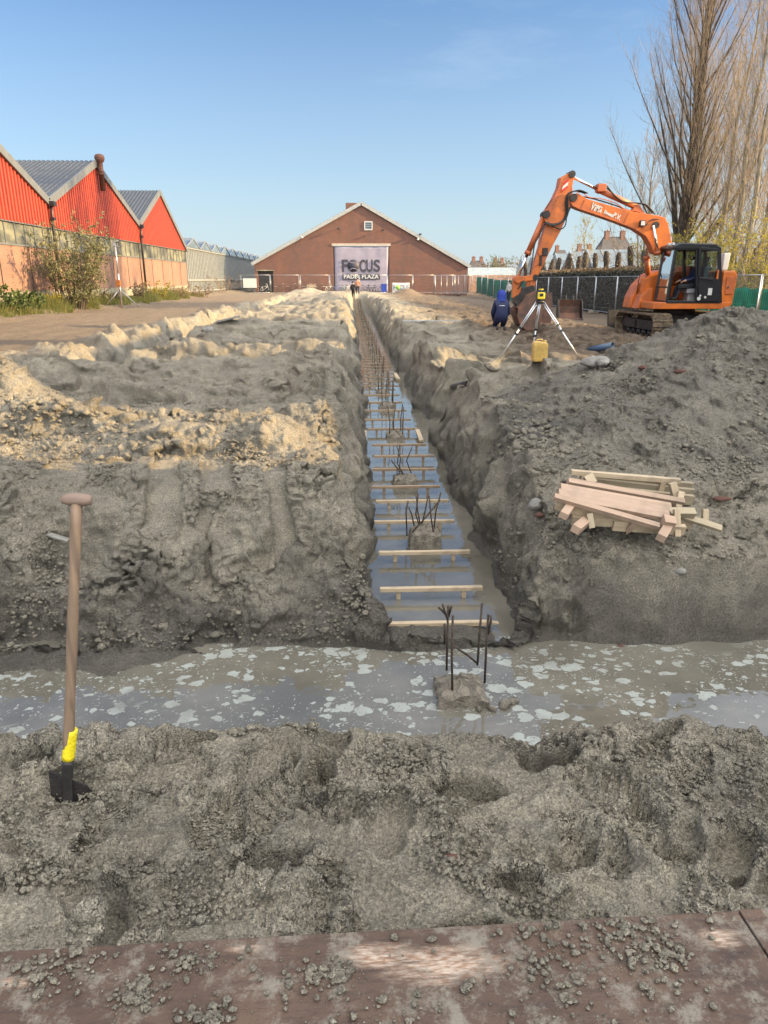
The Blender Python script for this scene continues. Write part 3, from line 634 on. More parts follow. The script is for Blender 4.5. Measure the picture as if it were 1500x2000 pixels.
def letter(ch, px, wpx):
    o = text_mesh('lettering', ch, M['ink'], hh*1.40, (bX(px), .02, zc), rot, bn, .006, 1., .045)
    w_ = (wpx)*(bX(700)-bX(699)); dx = max(o.dimensions.x, .01); bpy.context.view_layer.update(); dx = max(v.co.x for v in o.data.vertices)-min(v.co.x for v in o.data.vertices); o.scale.x = w_/dx
    dy = max(v.co.y for v in o.data.vertices)-min(v.co.y for v in o.data.vertices); o.scale.y = hh/dy; mz = (max(v.co.y for v in o.data.vertices)+min(v.co.y for v in o.data.vertices))/2*o.scale.y; o.location.z = zc-mz
    mx = (max(v.co.x for v in o.data.vertices)+min(v.co.x for v in o.data.vertices))/2*o.scale.x; o.location.x = bX(px)-mx
    return o
letter('F', 673.5, 12); letter('C', 708, 12.5); letter('U', 721.5, 12.5); letter('S', 736, 12.5)
rb = hh*.50; m = MB(); m.lathe([(0, -.006), (rb, -.006), (rb, .006), (0, .006)], (bX(690), .02, zc), 36, 'y'); m.build('ball_emblem', M['ink'], bn)
for sgn in (-1, 1):
    pts = [(bX(690)+rb*1.0*math.sin(t), .008, zc+sgn*(rb*1.55-rb*1.12*math.cos(t))) for t in np.linspace(-.78, .78, 15)]
    m = MB(); m.tube(pts, .035, 6); m.build('ball_seam', M['purple'], bn)
m = MB(); zb_ = (bZ(536)+bZ(545))/2; m.box(((bX(668)+bX(742))/2, .02, zb_), (bX(742)-bX(668), .012, bZ(535)-bZ(546))); m.build('lettering_bar', M['ink'], bn)
t_ = text_mesh('lettering', 'PADEL PLAZA', M['white'], .62, (0, .008, zb_), rot, bn, .004, 1., .012)
dx = max(v.co.x for v in t_.data.vertices)-min(v.co.x for v in t_.data.vertices); t_.scale.x = (bX(739)-bX(671))/dx; t_.location.x = (bX(739)+bX(671))/2
# ---------------------------------------------------------------- unseen houses added on the right, gaps set for shade and sun bands
M['tile'] = simple('dark_roof_tile', (.075, .065, .06), .6, 0, .2, 6, .01); M['hbrick'] = brick_mat('house_brick', (.24, .10, .06), (.18, .08, .05), (.25, .2, .17), 'YZ', .3)
def house(x0, x1, y0, y1, ze, zr, label, axis='y', mat=None, chim=1, dormer=0, group=None, name='house', rmat=None, hip=0.):
    h = empty(name, ((x0+x1)/2, (y0+y1)/2, 0), label, 'house', group); cx, cy = (x0+x1)/2, (y0+y1)/2; lx, ly = x1-x0, y1-y0
    m = MB(); m.box((0, 0, ze/2-.4), (lx, ly, ze+.8)); m.build('wall', mat or M['hbrick'], h)
    m = MB(); ov = .35
    if axis == 'y':
        a = [(-lx/2-ov, -ly/2-ov, ze-.12), (lx/2+ov, -ly/2-ov, ze-.12), (lx/2+ov, ly/2+ov, ze-.12), (-lx/2-ov, ly/2+ov, ze-.12), (0, -ly/2-ov+hip, zr), (0, ly/2+ov-hip, zr)]
        m.add(a, [(0, 1, 4), (2, 3, 5), (0, 4, 5, 3), (1, 2, 5, 4), (0, 3, 2, 1)])
    else:
        a = [(-lx/2-ov, -ly/2-ov, ze-.12), (lx/2+ov, -ly/2-ov, ze-.12), (lx/2+ov, ly/2+ov, ze-.12), (-lx/2-ov, ly/2+ov, ze-.12), (-lx/2-ov+hip, 0, zr), (lx/2+ov-hip, 0, zr)]
        m.add(a, [(0, 1, 5, 4), (2, 3, 4, 5), (0, 4, 3), (1, 2, 5), (0, 3, 2, 1)])
    rf = m.build('roof', rmat or M['tile'], h)
    for k in range(chim):
        u_ = (-.42+.84*k/max(1, chim-1))*((ly if axis == 'y' else lx)-2*hip); m = MB(); p = (0, u_, zr+.35) if axis == 'y' else (u_, 0, zr+.35)
        m.box((p[0], p[1], p[2]-.2), (.8, .9, 1.5)); m.box((p[0], p[1], p[2]+.6), (.9, 1.0, .1)); m.tube([(p[0], p[1]-.2, p[2]+.6), (p[0], p[1]-.2, p[2]+.9)], .12, 8); m.build('chimney', M['hbrick'], rf)
    for side in (-1, 1):
        n = max(2, int(ly/3))
        for k in range(n):
            for zz in ([1.4, 4.0] if ze > 4.4 else [1.4]):
                y = -ly/2+(k+.5)*ly/n
                fr = MB(); fr.box((side*(lx/2+.02), y, zz), (.08, 1.5, 1.3)); f_ = fr.build('window', M['white'], h)
                pn = MB(); pn.box((side*(lx/2+.045), y-.35, zz), (.05, .62, 1.12)); pn.box((side*(lx/2+.045), y+.35, zz), (.05, .62, 1.12)); pn.build('pane', M['glass_dark'], f_)
    return h
house(17, 25, -14.0, 1.5, 5.2, 9.0, 'unseen dark tiled house added on the near right to cast shade', chim=2)
house(17, 25, 5.3, 10.25, 5.2, 8.8, 'narrow unseen brick house added on the right to cast shade', chim=1)
house(17.4, 25, 12.8, 20.2, 5.2, 8.6, 'third unseen brick house added next to the fence to cast shade', chim=2)

# unseen cabin added to keep the low sun off the spoil pile
cbn = empty('shade_cabin', (9.9, 6.6, -.2), 'unseen grey steel cabin added to shade the sand pile', 'cabin'); m = MB(); m.box((0, 0, 1.5), (2.4, 6.0, 2.8)); m.build('cabin_shell', M['trim'], cbn, .03)
m = MB(); m.box((-1.215, -1.8, 1.15), (.04, .95, 2.0)); dd_ = m.build('door', M['roofsheet'], cbn, .01); m = MB(); m.box((-1.26, -1.45, 1.15), (.05, .04, .14)); m.build('handle', M['zinc'], dd_)
for yy in (.2, 1.9): m = MB(); m.box((-1.215, yy, 1.65), (.04, 1.1, .9)); wf_ = m.build('window', M['white'], cbn, .01); m = MB(); m.box((-1.24, yy, 1.65), (.02, 1.0, .8)); m.build('pane', M['glass_dark'], wf_)
# ---------------------------------------------------------------- people (skin-modifier bodies)
def figure(name, J, mats, bones_mat, label, parent=None, rad=None, root='pelvis', hands=True, sub=1):
    """J: joint -> world point; one continuous body mesh, faces coloured by the nearest limb"""
    r0 = dict(pelvis=.15, waist=.14, chest=.165, neck=.062, head=.095, crown=.085, chin=.07, lsh=.085, rsh=.085, lel=.058, rel=.058, lwr=.038, rwr=.038, lhip=.105, rhip=.105, lkn=.072, rkn=.072, lan=.048, ran=.048, lto=.038, rto=.038, lpm=.034, rpm=.034)
    if rad: r0.update(rad)
    E = [('pelvis', 'waist'), ('waist', 'chest'), ('chest', 'neck'), ('neck', 'head'), ('head', 'crown'), ('head', 'chin'), ('chest', 'lsh'), ('lsh', 'lel'), ('lel', 'lwr'), ('chest', 'rsh'), ('rsh', 'rel'), ('rel', 'rwr'), ('pelvis', 'lhip'), ('lhip', 'lkn'), ('lkn', 'lan'), ('lan', 'lto'), ('pelvis', 'rhip'), ('rhip', 'rkn'), ('rkn', 'ran'), ('ran', 'rto'), ('lwr', 'lpm'), ('rwr', 'rpm')]
    J = {k: Vector(v) for k, v in J.items()}
    for s_ in 'lr':
        if s_+'wr' in J and s_+'el' in J: J[s_+'pm'] = J[s_+'wr']+(J[s_+'wr']-J[s_+'el']).normalized()*.07
    E = [e for e in E if e[0] in J and e[1] in J]; org = J['pelvis'].copy(); org.z = min(v.z for v in J.values())
    bm = bmesh.new(); L = bm.verts.layers.skin.verify(); V = {}
    for k, p in J.items(): v = bm.verts.new(p-org); v[L].radius = (r0.get(k, .05),)*2; v[L].use_root = (k == root); V[k] = v
    for a, b in E: bm.edges.new((V[a], V[b]))
    if hands:
        for s_ in 'lr':
            if s_+'pm' not in J: continue
            d = (J[s_+'wr']-J[s_+'el']).normalized(); sd = d.cross(Vector((.2, .3, 1))).normalized(); dn = d.cross(sd)
            for i, (o_, ln) in enumerate(((-.03, .075), (-.011, .085), (.01, .08), (.029, .062))):
                a = bm.verts.new(J[s_+'pm']+sd*o_*1.1+d*.03-org); b = bm.verts.new(J[s_+'pm']+sd*o_*1.2+d*(.03+ln*.6)+dn*.012-org); c = bm.verts.new(J[s_+'pm']+sd*o_*1.2+d*(.02+ln*.8)+dn*.04-org)
                for q in (a, b, c): q[L].radius = (.0095, .0095)
                bm.edges.new((V[s_+'pm'], a)); bm.edges.new((a, b)); bm.edges.new((b, c))
            t = bm.verts.new(J[s_+'wr']+sd*-.05+d*.05-org); t2 = bm.verts.new(J[s_+'wr']+sd*-.06+d*.085+dn*.015-org)
            for q in (t, t2): q[L].radius = (.011, .011)
            bm.edges.new((V[s_+'wr'], t)); bm.edges.new((t, t2))
    me = bpy.data.meshes.new(name); bm.to_mesh(me); bm.free(); o = bpy.data.objects.new(name, me); COL.objects.link(o)
    mo = o.modifiers.new('skin', 'SKIN'); mo.use_smooth_shade = True; sb = o.modifiers.new('sub', 'SUBSURF'); sb.levels = sub+1; sb.render_levels = sub+1
    bpy.context.view_layer.update(); ev = o.evaluated_get(bpy.context.evaluated_depsgraph_get()); m2 = bpy.data.meshes.new_from_object(ev); o.modifiers.clear(); o.data = m2
    m2.materials.clear()
    for q in mats: m2.materials.append(q)
    segs = [(J[a]-org, J[b]-org, bones_mat.get(b, 0)) for a, b in E]
    for p in m2.polygons:
        c = p.center; best = 9; mi = 0
        for a, b, k in segs:
            ab = b-a; t = max(0, min(1, (c-a).dot(ab)/max(ab.length_squared, 1e-6))); dd = (c-a-ab*t).length
            if dd < best: best = dd; mi = k
        p.material_index = mi; p.use_smooth = True
    o.location = org; o.name = name; tag(o, label, 'person')
    return o
M['skin'] = simple('skin', (.50, .30, .21), .55, 0, .08, 20); M['navy'] = simple('navy_jacket', (.012, .020, .075), .8, 0, .25, 7, .004); M['jeans'] = simple('dark_trousers', (.025, .028, .04), .9, 0, .2, 9, .003)
M['hair'] = simple('dark_hair', (.02, .014, .01), .7, 0, .3, 40); M['greyshirt'] = simple('grey_shirt', (.48, .47, .46), .9, 0, .15, 5); M['blackcloth'] = simple('black_cloth', (.015, .015, .017), .9, 0, .2, 7); M['tan'] = simple('tan_jacket', (.42, .20, .12), .9, 0, .2, 6)
M['boot'] = simple('work_boot', (.03, .022, .015), .8, 0, .2, 10)
BM = dict(pelvis=1, waist=1, chest=1, neck=1, lsh=1, rsh=1, lel=1, rel=1, lwr=1, rwr=1, lpm=0, rpm=0, head=0, crown=0, chin=0, lhip=2, rhip=2, lkn=2, rkn=2, lan=2, ran=2, lto=3, rto=3)
def standing(x, y, z, ang, top, leg, label, lean=0., hair=True, step=.0, h=1.76):
    k = h/1.76; c, s_ = math.cos(ang), math.sin(ang)      # ang: direction faced, 0 = +x
    def P(f, l, u): return (x+(f*c-l*s_)*k, y+(f*s_+l*c)*k, z+u*k)
    J = dict(pelvis=P(0, 0, .93), waist=P(lean*.3, 0, 1.10), chest=P(lean*.8, 0, 1.32), neck=P(lean, 0, 1.50), head=P(lean+.02, 0, 1.62), crown=P(lean+.01, 0, 1.68), chin=P(lean+.06, 0, 1.58), lsh=P(lean*.9, .17, 1.41), rsh=P(lean*.9, -.17, 1.41), lel=P(lean*.7+.02, .26, 1.14), rel=P(lean*.7-.03, -.26, 1.14), lwr=P(lean+.18, .20, .96), rwr=P(lean+.08, -.25, .90),
             lhip=P(0, .09, .90), rhip=P(0, -.09, .90), lkn=P(.04+step, .10, .49), rkn=P(.03-step*.3, -.10, .49), lan=P(step, .10, .09), ran=P(-step, -.10, .09), lto=P(step+.15, .11, .04), rto=P(-step+.15, -.11, .04))
    o = figure('person', J, [M['skin'], top, leg, M['boot']], BM, label)
    if hair:
        m = MB(); cc = Vector(J['crown']); m.lathe([(0, -.03), (.097, -.02), (.10, .03), (.08, .08), (.04, .105), (0, .11)], tuple(cc-Vector((c*.02, s_*.02, -.0))-o.location), 12); m.build('hair', M['hair'], o)
    return o
# ---------------------------------------------------------------- excavator
M['orange'] = simple('orange_machine_paint', (.56, .135, .010), .45, 0, .14, 3.4, 0, (.33, .085, .018)); M['orange2'] = simple('faded_orange_paint', (.44, .11, .03), .5, 0, .18, 3)
M['track'] = simple('muddy_track_steel', (.26, .19, .115), .75, .2, .32, 9, .006, (.045, .038, .032)); M['dsteel'] = simple('dark_worn_steel', (.055, .05, .048), .55, .5, .3, 5, .004); M['rusty'] = simple('rusty_bucket_steel', (.20, .095, .06), .7, .3, .3, 4, .004, (.08, .055, .045))
M['chrome'] = simple('cylinder_chrome', (.62, .66, .72), .16, 1., .05, 5); M['cab'] = simple('cab_black_paint', (.014, .016, .019), .32, 0, .2, 4); M['rubber'] = simple('black_hose', (.012, .012, .012), .6, 0, .1, 5)
M['seat'] = simple('grey_seat_cloth', (.25, .26, .27), .9, 0, .2, 10)
def glass_mat(name, tint, refl):
    N = NT(name); t = N.t; tr = N.n('ShaderNodeBsdfTransparent'); tr.inputs[0].default_value = (*tint, 1); gl = N.n('ShaderNodeBsdfGlossy'); gl.inputs['Roughness'].default_value = .02; gl.inputs[0].default_value = (.9, .95, 1, 1)
    lw = N.n('ShaderNodeFresnel'); lw.inputs[0].default_value = 1.5; ad = N.math('ADD', lw.outputs[0], refl); mx = N.n('ShaderNodeMixShader'); N.link(ad, mx.inputs[0]); N.link(tr.outputs[0], mx.inputs[1]); N.link(gl.outputs[0], mx.inputs[2])
    N.link(mx.outputs[0], t.nodes['Material Output'].inputs[0]); return N.m
M['glass'] = glass_mat('cab_glass', (.62, .72, .72), .05); M['shieldglass'] = glass_mat('windscreen_glass', (.45, .55, .58), .55)
EX = Vector((10.15, 23.2, -.25)); AY = 23.3
ex = empty('excavator', EX, 'orange crawler excavator with black cab, boom raised and reaching left over the trench', 'excavator')
def ep(name, m, mat, par=None, bevel=0., org=EX): m.v = [tuple(Vector(v)-org) for v in m.v]; return m.build(name, mat, par or ex, bevel)
def z5(u_, v_, Y=AY): p = ony(960+u_/4.16667, 320+v_/4.16667, Y); return (p.x, p.z)
def z5v(u_, v_, Y=AY): a = z5(u_, v_, Y); return Vector((a[0], Y, a[1]))
def z4(u_, v_, Y=22.1): p = ony(1160+u_/4.4118, 440+v_/4.4118, Y); return (p.x, p.z)
def z4v(u_, v_, Y=22.1): a = z4(u_, v_, Y); return Vector((a[0], Y, a[1]))
for (xc) in (9.17, 11.2):
    y0, y1, rr, zc_ = 21.95, 24.5, .34, .10
    Ls = y1-y0; per = 2*Ls+2*math.pi*rr; n = 46; m = MB()
    for k in range(n):
        t = k/n*per
        if t < Ls: c_ = (y0+t, zc_+rr+.02*0); a = 0
        elif t < Ls+math.pi*rr: q = (t-Ls)/rr; c_ = (y1+rr*math.sin(q), zc_+rr*math.cos(q)); a = -q
        elif t < 2*Ls+math.pi*rr: c_ = (y1-(t-Ls-math.pi*rr), zc_-rr); a = math.pi
        else: q = (t-2*Ls-math.pi*rr)/rr; c_ = (y0-rr*math.sin(q), zc_-rr*math.cos(q)); a = math.pi-q
        RM = Matrix.Rotation(a, 3, 'X'); m.box((xc, c_[0], c_[1]), (.60, per/n*.88, .035), RM)
        for o_ in (-.045, .0, .045): m.box(Vector((xc, c_[0], c_[1]))+RM @ Vector((0, o_, .025)), (.60, .012, .03), RM)
        m.box(Vector((xc, c_[0], c_[1]))-RM @ Vector((0, 0, .04)), (.16, per/n*.7, .05), RM)
    tb = ep('track', m, M['track'])
    m = MB(); m.prism([(y0-.05, -.02), (y1+.05, -.02), (y1-.1, .26), (y0+.1, .26)], 'x', xc-.14, xc+.14); m.box((xc-.16, 23.6, .12), (.05, .5, .22)); ep('track_frame', m, M['dsteel'], tb).location = (0, 0, 0)
    for yy, r_, nm in ((y0, .29, 'idler'), (y1, .29, 'sprocket')):
        m = MB(); m.lathe([(0, -.13), (.12, -.13), (.14, -.09), (r_-.04, -.07), (r_, -.07), (r_, .07), (r_-.04, .07), (.14, .09), (.12, .13), (0, .13)], (xc, yy, zc_), 20, 'x'); ep(nm, m, M['dsteel'], tb)
    for k in range(5): m = MB(); m.lathe([(0, -.12), (.09, -.12), (.11, -.05), (.09, 0), (.11, .05), (.09, .12), (0, .12)], (xc, y0+.4+k*.44, -.13), 12, 'x'); ep('roller', m, M['dsteel'], tb)
m = MB(); m.prism([(22.3, .02), (24.2, .02), (23.9, .42), (22.6, .42)], 'x', 9.3, 11.05); m.cyl((10.15, 23.2, .40), (10.15, 23.2, .60), .62, 24)
for xx in (9.7, 10.7): m.bar((xx, 24.2, .15), (xx, 25.15, .12), .14, .16)
ep('undercarriage', m, M['dsteel'])
m = MB(); m.prism([(25.12, -.12), (25.2, -.14), (25.28, .1), (25.3, .40), (25.22, .46), (25.16, .2)], 'x', 8.75, 11.55); ep('dozer_blade', m, M['dsteel'], bevel=.01)
# upper structure
xa = z4(350, 690, 22.15)[0]
m = MB(); m.prism([(9.0, .60), (11.38, .60), (11.42, .80), (9.0, .80)], 'y', 22.1, 24.25); ep('deck', m, M['orange'], bevel=.025)
m = MB(); m.prism([(8.86, .58), (10.4, .58), (10.4, 1.70), (9.75, 1.74), (9.35, 1.60), (9.05, 1.28), (8.9, .92)], 'y', 23.62, 24.27); ep('tool_box', m, M['orange'], bevel=.04)
m = MB(); m.prism([(8.9, .58), (9.35, .58), (9.35, 1.2), (9.22, 1.2), (9.0, .95)], 'y', 23.08, 23.58); m.box((9.2, 23.34, 1.05), (.3, .12, .9)); ep('boom_foot_bracket', m, M['orange'], bevel=.02)
m = MB(); m.prism([(11.05, .62), (11.32, .62), (11.46, .72), (11.50, 1.60), (11.40, 1.70), (11.05, 1.70)], 'y', 22.12, 24.27); cw = ep('counterweight', m, M['orange'], bevel=.05)
m = MB(); m.box((11.28, 22.10, 1.28), (.24, .02, .5)); ep('side_panel', m, M['orange2'], cw, .008); m = MB(); m.cyl((11.22, 22.10, 1.24), (11.22, 22.06, 1.24), .03, 8); ep('latch', m, M['chrome'], cw)
m = MB(); m.prism([(10.45, .8), (11.1, .8), (11.1, 1.78), (10.45, 1.86)], 'y', 23.12, 24.2); ep('engine_hood', m, M['orange'], bevel=.03)
p_ = z4v(1088, 372, 22.9); q_ = z4v(1160, 240, 22.9)
m = MB(); m.prism([(p_.x, p_.z-.05), (q_.x-.03, p_.z-.05), (q_.x, q_.z), (p_.x, q_.z)], 'y', 22.75, 23.2); ep('white_tank', m, M['white'], bevel=.02)
m = MB(); m.lathe([(0, 0), (.07, 0), (.07, .14), (.05, .18), (0, .18)], (11.3, 23.6, 1.72), 12); ep('exhaust', m, M['cab'])
# cab
CN, CF = 22.1, 23.04
A0, A1 = z4v(632, 662), z4v(712, 200); RB, RT = z4v(1092, 662), z4v(1085, 205); B0, B1 = z4v(890, 662), z4v(893, 200)
def far(v): return Vector((v.x, CF, v.z))
cb = MB()
for (a, b, w_) in ((A0, A1, .085), (B0, B1, .09), (RB, RT, .09)):
    for f in (lambda v: v, far): cb.bar(f(a)+Vector((0, .04 if f is not far else -.04, 0)), f(b)+Vector((0, .04 if f is not far else -.04, 0)), w_, .08, (0, 1, 0))
for (a, b) in ((A0, RB), (A1, RT)):
    for f in (lambda v: v, far): cb.bar(f(a)+Vector((0, .041 if f is not far else -.041, 0)), f(b)+Vector((0, .041 if f is not far else -.041, 0)), .09, .09)
cb.bar(A0+Vector((0, 0, .0)), far(A0), .09, .09); cb.bar(A1, far(A1), .1, .09); cb.bar(RB, far(RB), .09, .09); cb.bar(RT, far(RT), .09, .09)
mid = A0.lerp(A1, .28); cb.bar(mid, far(mid), .045, .05)
cab = ep('cab', cb, M['cab'], bevel=.015)
m = MB(); m.prism([(A1.x-.12, A1.z), (A1.x-.10, A1.z+.08), (A1.x+.12, A1.z+.16), (RT.x-.15, RT.z+.15), (RT.x+.03, RT.z+.05), (RT.x+.03, RT.z-.02), (A1.x, A1.z-.02)], 'y', CN-.02, CF+.03); ep('cab_roof', m, M['cab'], cab, .03)
for dy in (.10, .38):
    m = MB(); m.box((A1.x-.08, CN+dy, A1.z+.13), (.07, .12, .075)); ep('work_lamp', m, M['white'], cab, .012)
def pane(name, a, b, c, d, mat, t=.008):
    n_ = (b-a).cross(d-a).normalized()*t; m = MB(); m.add([a, b, c, d, a+n_, b+n_, c+n_, d+n_], [(0, 1, 2, 3), (7, 6, 5, 4), (0, 4, 5, 1), (1, 5, 6, 2), (2, 6, 7, 3), (3, 7, 4, 0)]); return ep(name, m, mat, cab)
o_ = Vector((-.01, 0, 0))
pane('windscreen', mid+o_, far(mid)+o_, far(A1)+o_, A1+o_, M['shieldglass']); pane('lower_windscreen', A0+o_, far(A0)+o_, far(mid)+o_, mid+o_, M['shieldglass'])
pane('side_window', far(A0).lerp(far(A1), .3), far(B0).lerp(far(B1), .3), far(B1), far(A1), M['glass']); pane('side_window', far(B0).lerp(far(B1), .3), far(RB).lerp(far(RT), .3), far(RT), far(B1), M['glass'])
# half door at the rear of the cab side
D = [z4v(900, 655, 22.06), z4v(1082, 655, 22.06), z4v(1075, 215, 22.06), z4v(915, 200, 22.06)]
m = MB(); dm0 = D[0].lerp(D[3], .46); dm1 = D[1].lerp(D[2], .46)
m.prism([(D[0].x, D[0].z), (D[1].x, D[1].z), (dm1.x, dm1.z), (dm0.x, dm0.z)], 'y', 22.03, 22.07)
for a, b in ((dm0, D[3]), (dm1, D[2]), (D[3], D[2])): m.bar(a, b, .07, .045, (0, 1, 0))
dr = ep('door', m, M['cab'], None, .008)
m = MB(); m.prism([(dm0.x, dm0.z), (dm1.x, dm1.z), (D[2].x, D[2].z), (D[3].x, D[3].z)], 'y', 22.045, 22.052); ep('pane', m, M['glass'], dr)
m = MB(); m.bar(dm0+Vector((.05, -.05, -.03)), dm0.lerp(dm1, .7)+Vector((0, -.05, -.05)), .03, .03); m.bar(z4v(890, 440, 22.0), z4v(905, 560, 22.0), .02, .02); ep('grab_handle', m, M['dsteel'], dr)
m = MB(); p_ = z4v(1000, 572, 22.02); m.box(p_, (.12, .01, .2)); ep('sticker', m, M['white'], dr)
for u_, v_, r_ in ((902, 632, .055), (957, 620, .035), (915, 607, .03)): m = MB(); p_ = z4v(u_, v_, 22.02); m.cyl(p_, p_-Vector((0, .012, 0)), r_, 12); ep('sticker', m, M['white'], dr)
m = MB(); p_ = z4v(1066, 425, 22.0); m.box(p_, (.05, .04, .26)); ep('reflector', m, M['orange'], dr, .01)
# seat and console
m = MB(); m.box((10.32, 22.55, 1.12), (.46, .46, .14)); m.prism([(10.48, 1.15), (10.62, 1.15), (10.74, 1.85), (10.62, 1.87)], 'y', 22.34, 22.78); m.prism([(10.62, 1.9), (10.70, 1.9), (10.74, 2.1), (10.66, 2.1)], 'y', 22.43, 22.68); m.box((10.34, 22.55, .93), (.36, .36, .26)); ep('operator_seat', m, M['seat'], cab, .03)
m = MB(); m.box((9.72, 22.85, 1.1), (.16, .16, .55)); ep('console', m, M['cab'], cab, .01); m = MB(); m.box((9.98, 22.36, 1.25), (.35, .12, .1)); ep('armrest', m, M['cab'], cab, .01)
m = MB(); m.bar(z4v(384, 480, 23.6), z4v(440, 265, 23.9), .02, .02); m.bar(z4v(384, 480, 23.6), z4v(365, 640, 23.6), .02, .02); m.box(z4v(436, 275, 23.9), (.05, .2, .3)); ep('mirror', m, M['cab'])
# boom
bpoly = [(636, 262), (655, 246), (700, 248), (760, 288), (900, 330), (1050, 370), (1150, 395), (1230, 408), (1330, 424), (1395, 440), (1422, 500), (1440, 590), (1452, 660), (1400, 735), (1340, 735), (1300, 720), (1275, 650), (1235, 588), (1150, 532), (1000, 472), (850, 420), (700, 370), (645, 345), (628, 310)]
bx = [z5(*q) for q in bpoly]
m = MB(); m.prism(bx, 'y', AY-.17, AY+.17); bo = ep('boom', m, M['orange'], bevel=.015)
m = MB()
for i in range(13, 23):
    a = Vector((bx[i][0], AY, bx[i][1])); b = Vector((bx[i+1][0], AY, bx[i+1][1])); m.bar(a, b, .40, .022)
ep('boom_flange', m, M['orange2'], bo)
m = MB()
for (a, b) in (((760, 292), (730, 372)), ((1120, 398), (1075, 500))): m.bar(z5v(*a, AY-.175), z5v(*b, AY-.175), .018, .01, (0, 1, 0))
ep('weld_seam', m, M['orange2'], bo)
for (u_, v_, r_) in ((1316, 502, .10), (652, 282, .11), (1400, 700, .12)): m = MB(); p_ = z5v(u_, v_); m.cyl(p_-Vector((0, .23, 0)), p_+Vector((0, .23, 0)), r_, 16); ep('pivot_pin', m, M['dsteel'], bo)
m = MB(); p_ = z5v(1228, 484, AY-.24); m.box(p_, (.17, .1, .17)); m.box(p_+Vector((0, .06, 0)), (.06, .1, .06)); ep('work_lamp', m, M['cab'], bo, .01); m = MB(); m.box(p_-Vector((.0, .055, 0)), (.12, .01, .12)); ep('lamp_lens', m, M['white'], bo)
ang = math.atan2(z5(895, 395)[1]-z5(812, 365)[1], z5(895, 395)[0]-z5(812, 365)[0])-.09
def btext(s_, u_, v_, size, sc=1.):
    p_ = z5v(u_, v_, AY-.176)-EX; o = text_mesh('lettering', s_, M['white'], size, p_, (math.pi/2, -0, 0), bo, .003, 1, .008); o.rotation_euler = (math.pi/2, -ang, 0); o.scale.x = sc; return o
btext('V', 825, 350, .29, .55); btext('E', 844, 369, .17, .7); btext('M', 865, 366, .25, .52); btext('A', 888, 383, .18, .62)
m = MB(); m.bar(z5v(838, 334, AY-.176), z5v(902, 356, AY-.176), .028, .01, (0, 1, 0)); ep('lettering_bar', m, M['white'], bo)
btext('B', 925, 397, .17, .75); btext('orstnak', 962, 411, .12, .74); btext('B.V.', 1022, 430, .20, .75)
def cyl_part(a, b, c, rb_, rr_, par, nm, Y=AY, off=0):
    a = z5v(*a, Y); b = z5v(*b, Y); c = z5v(*c, Y); m = MB(); m.cyl(a, b, rb_, 14); m.cyl(b-(b-a).normalized()*.09, b+(b-a).normalized()*.02, rb_*1.22, 14); q = ep(nm, m, M['orange2'], par)
    m = MB(); m.cyl(b, c, rr_, 12); ep('piston_rod', m, M['chrome'], q); return q
sc_ = cyl_part((1180, 352), (862, 208), (660, 108), .085, .045, bo, 'hydraulic_cylinder')
m = MB(); m.prism([z5(1130, 385), z5(1165, 332), (z5(1200, 338)), z5(1235, 402)], 'y', AY-.1, AY+.1); ep('cylinder_bracket', m, M['orange2'], bo, .02); m = MB(); m.box(z5v(888, 198), (.26, .3, .22)); ep('cylinder_collar', m, M['orange2'], bo, .02)
for Y_, a, b, c in ((AY-.26, (1352, 745), (1350, 715), (1316, 502)), (AY+.30, (1275, 900), (1262, 755), (1262, 610))): cyl_part(a, b, c, .085, .045, bo, 'hydraulic_cylinder', Y_)
m = MB()
def hose(pts, r_=.022, Y=AY-.2, par=bo, mat='rubber', wob=.0):
    m = MB(); P_ = [z5v(u_, v_, Y+wob*math.sin(i*1.7)) for i, (u_, v_) in enumerate(pts)]
    # smooth the run
    Q = [P_[0]]
    for i in range(len(P_)-1):
        p0, p1, p2, p3 = P_[max(i-1, 0)], P_[i], P_[i+1], P_[min(i+2, len(P_)-1)]
        for k in range(1, 7):
            t = k/6; Q.append(.5*((2*p1)+(-p0+p2)*t+(2*p0-5*p1+4*p2-p3)*t*t+(-p0+3*p1-3*p2+p3)*t**3))
    m.tube(Q, r_, 6); return ep('hydraulic_hose', m, M[mat], par)
for d_ in (0, 12, 24): hose([(760+d_, 240), (690+d_, 222-d_*.3), (625+d_*.6, 240), (602+d_*.8, 300), (604+d_*.8, 400), (570+d_*.6, 470), (500, 490+d_*.5), (440, 475+d_*.5)], .020, AY-.21-d_*.002)
hose([(655, 330), (615, 420), (600, 500), (560, 530), (480, 500)], .018, AY-.24)
hose([(870, 165), (930, 175), (1000, 255), (1080, 310), (1190, 320), (1260, 335), (1330, 410)], .022, AY-.12); hose([(900, 185), (960, 215), (1040, 290), (1160, 325), (1240, 330), (1310, 400)], .020, AY-.02)
hose([(690, 240), (740, 230), (790, 270), (900, 285), (1010, 320), (1090, 372), (1180, 385), (1330, 430)], .014, AY-.1, bo, 'orange2'); hose([(700, 262), (820, 282), (1000, 335), (1140, 388), (1300, 425)], .020, AY-.03); hose([(1330, 420), (1390, 440), (1420, 500), (1400, 480), (1370, 430)], .02, AY-.1, bo, 'orange2')
hose([(1255, 500), (1300, 455), (1360, 450)], .012, AY-.19)
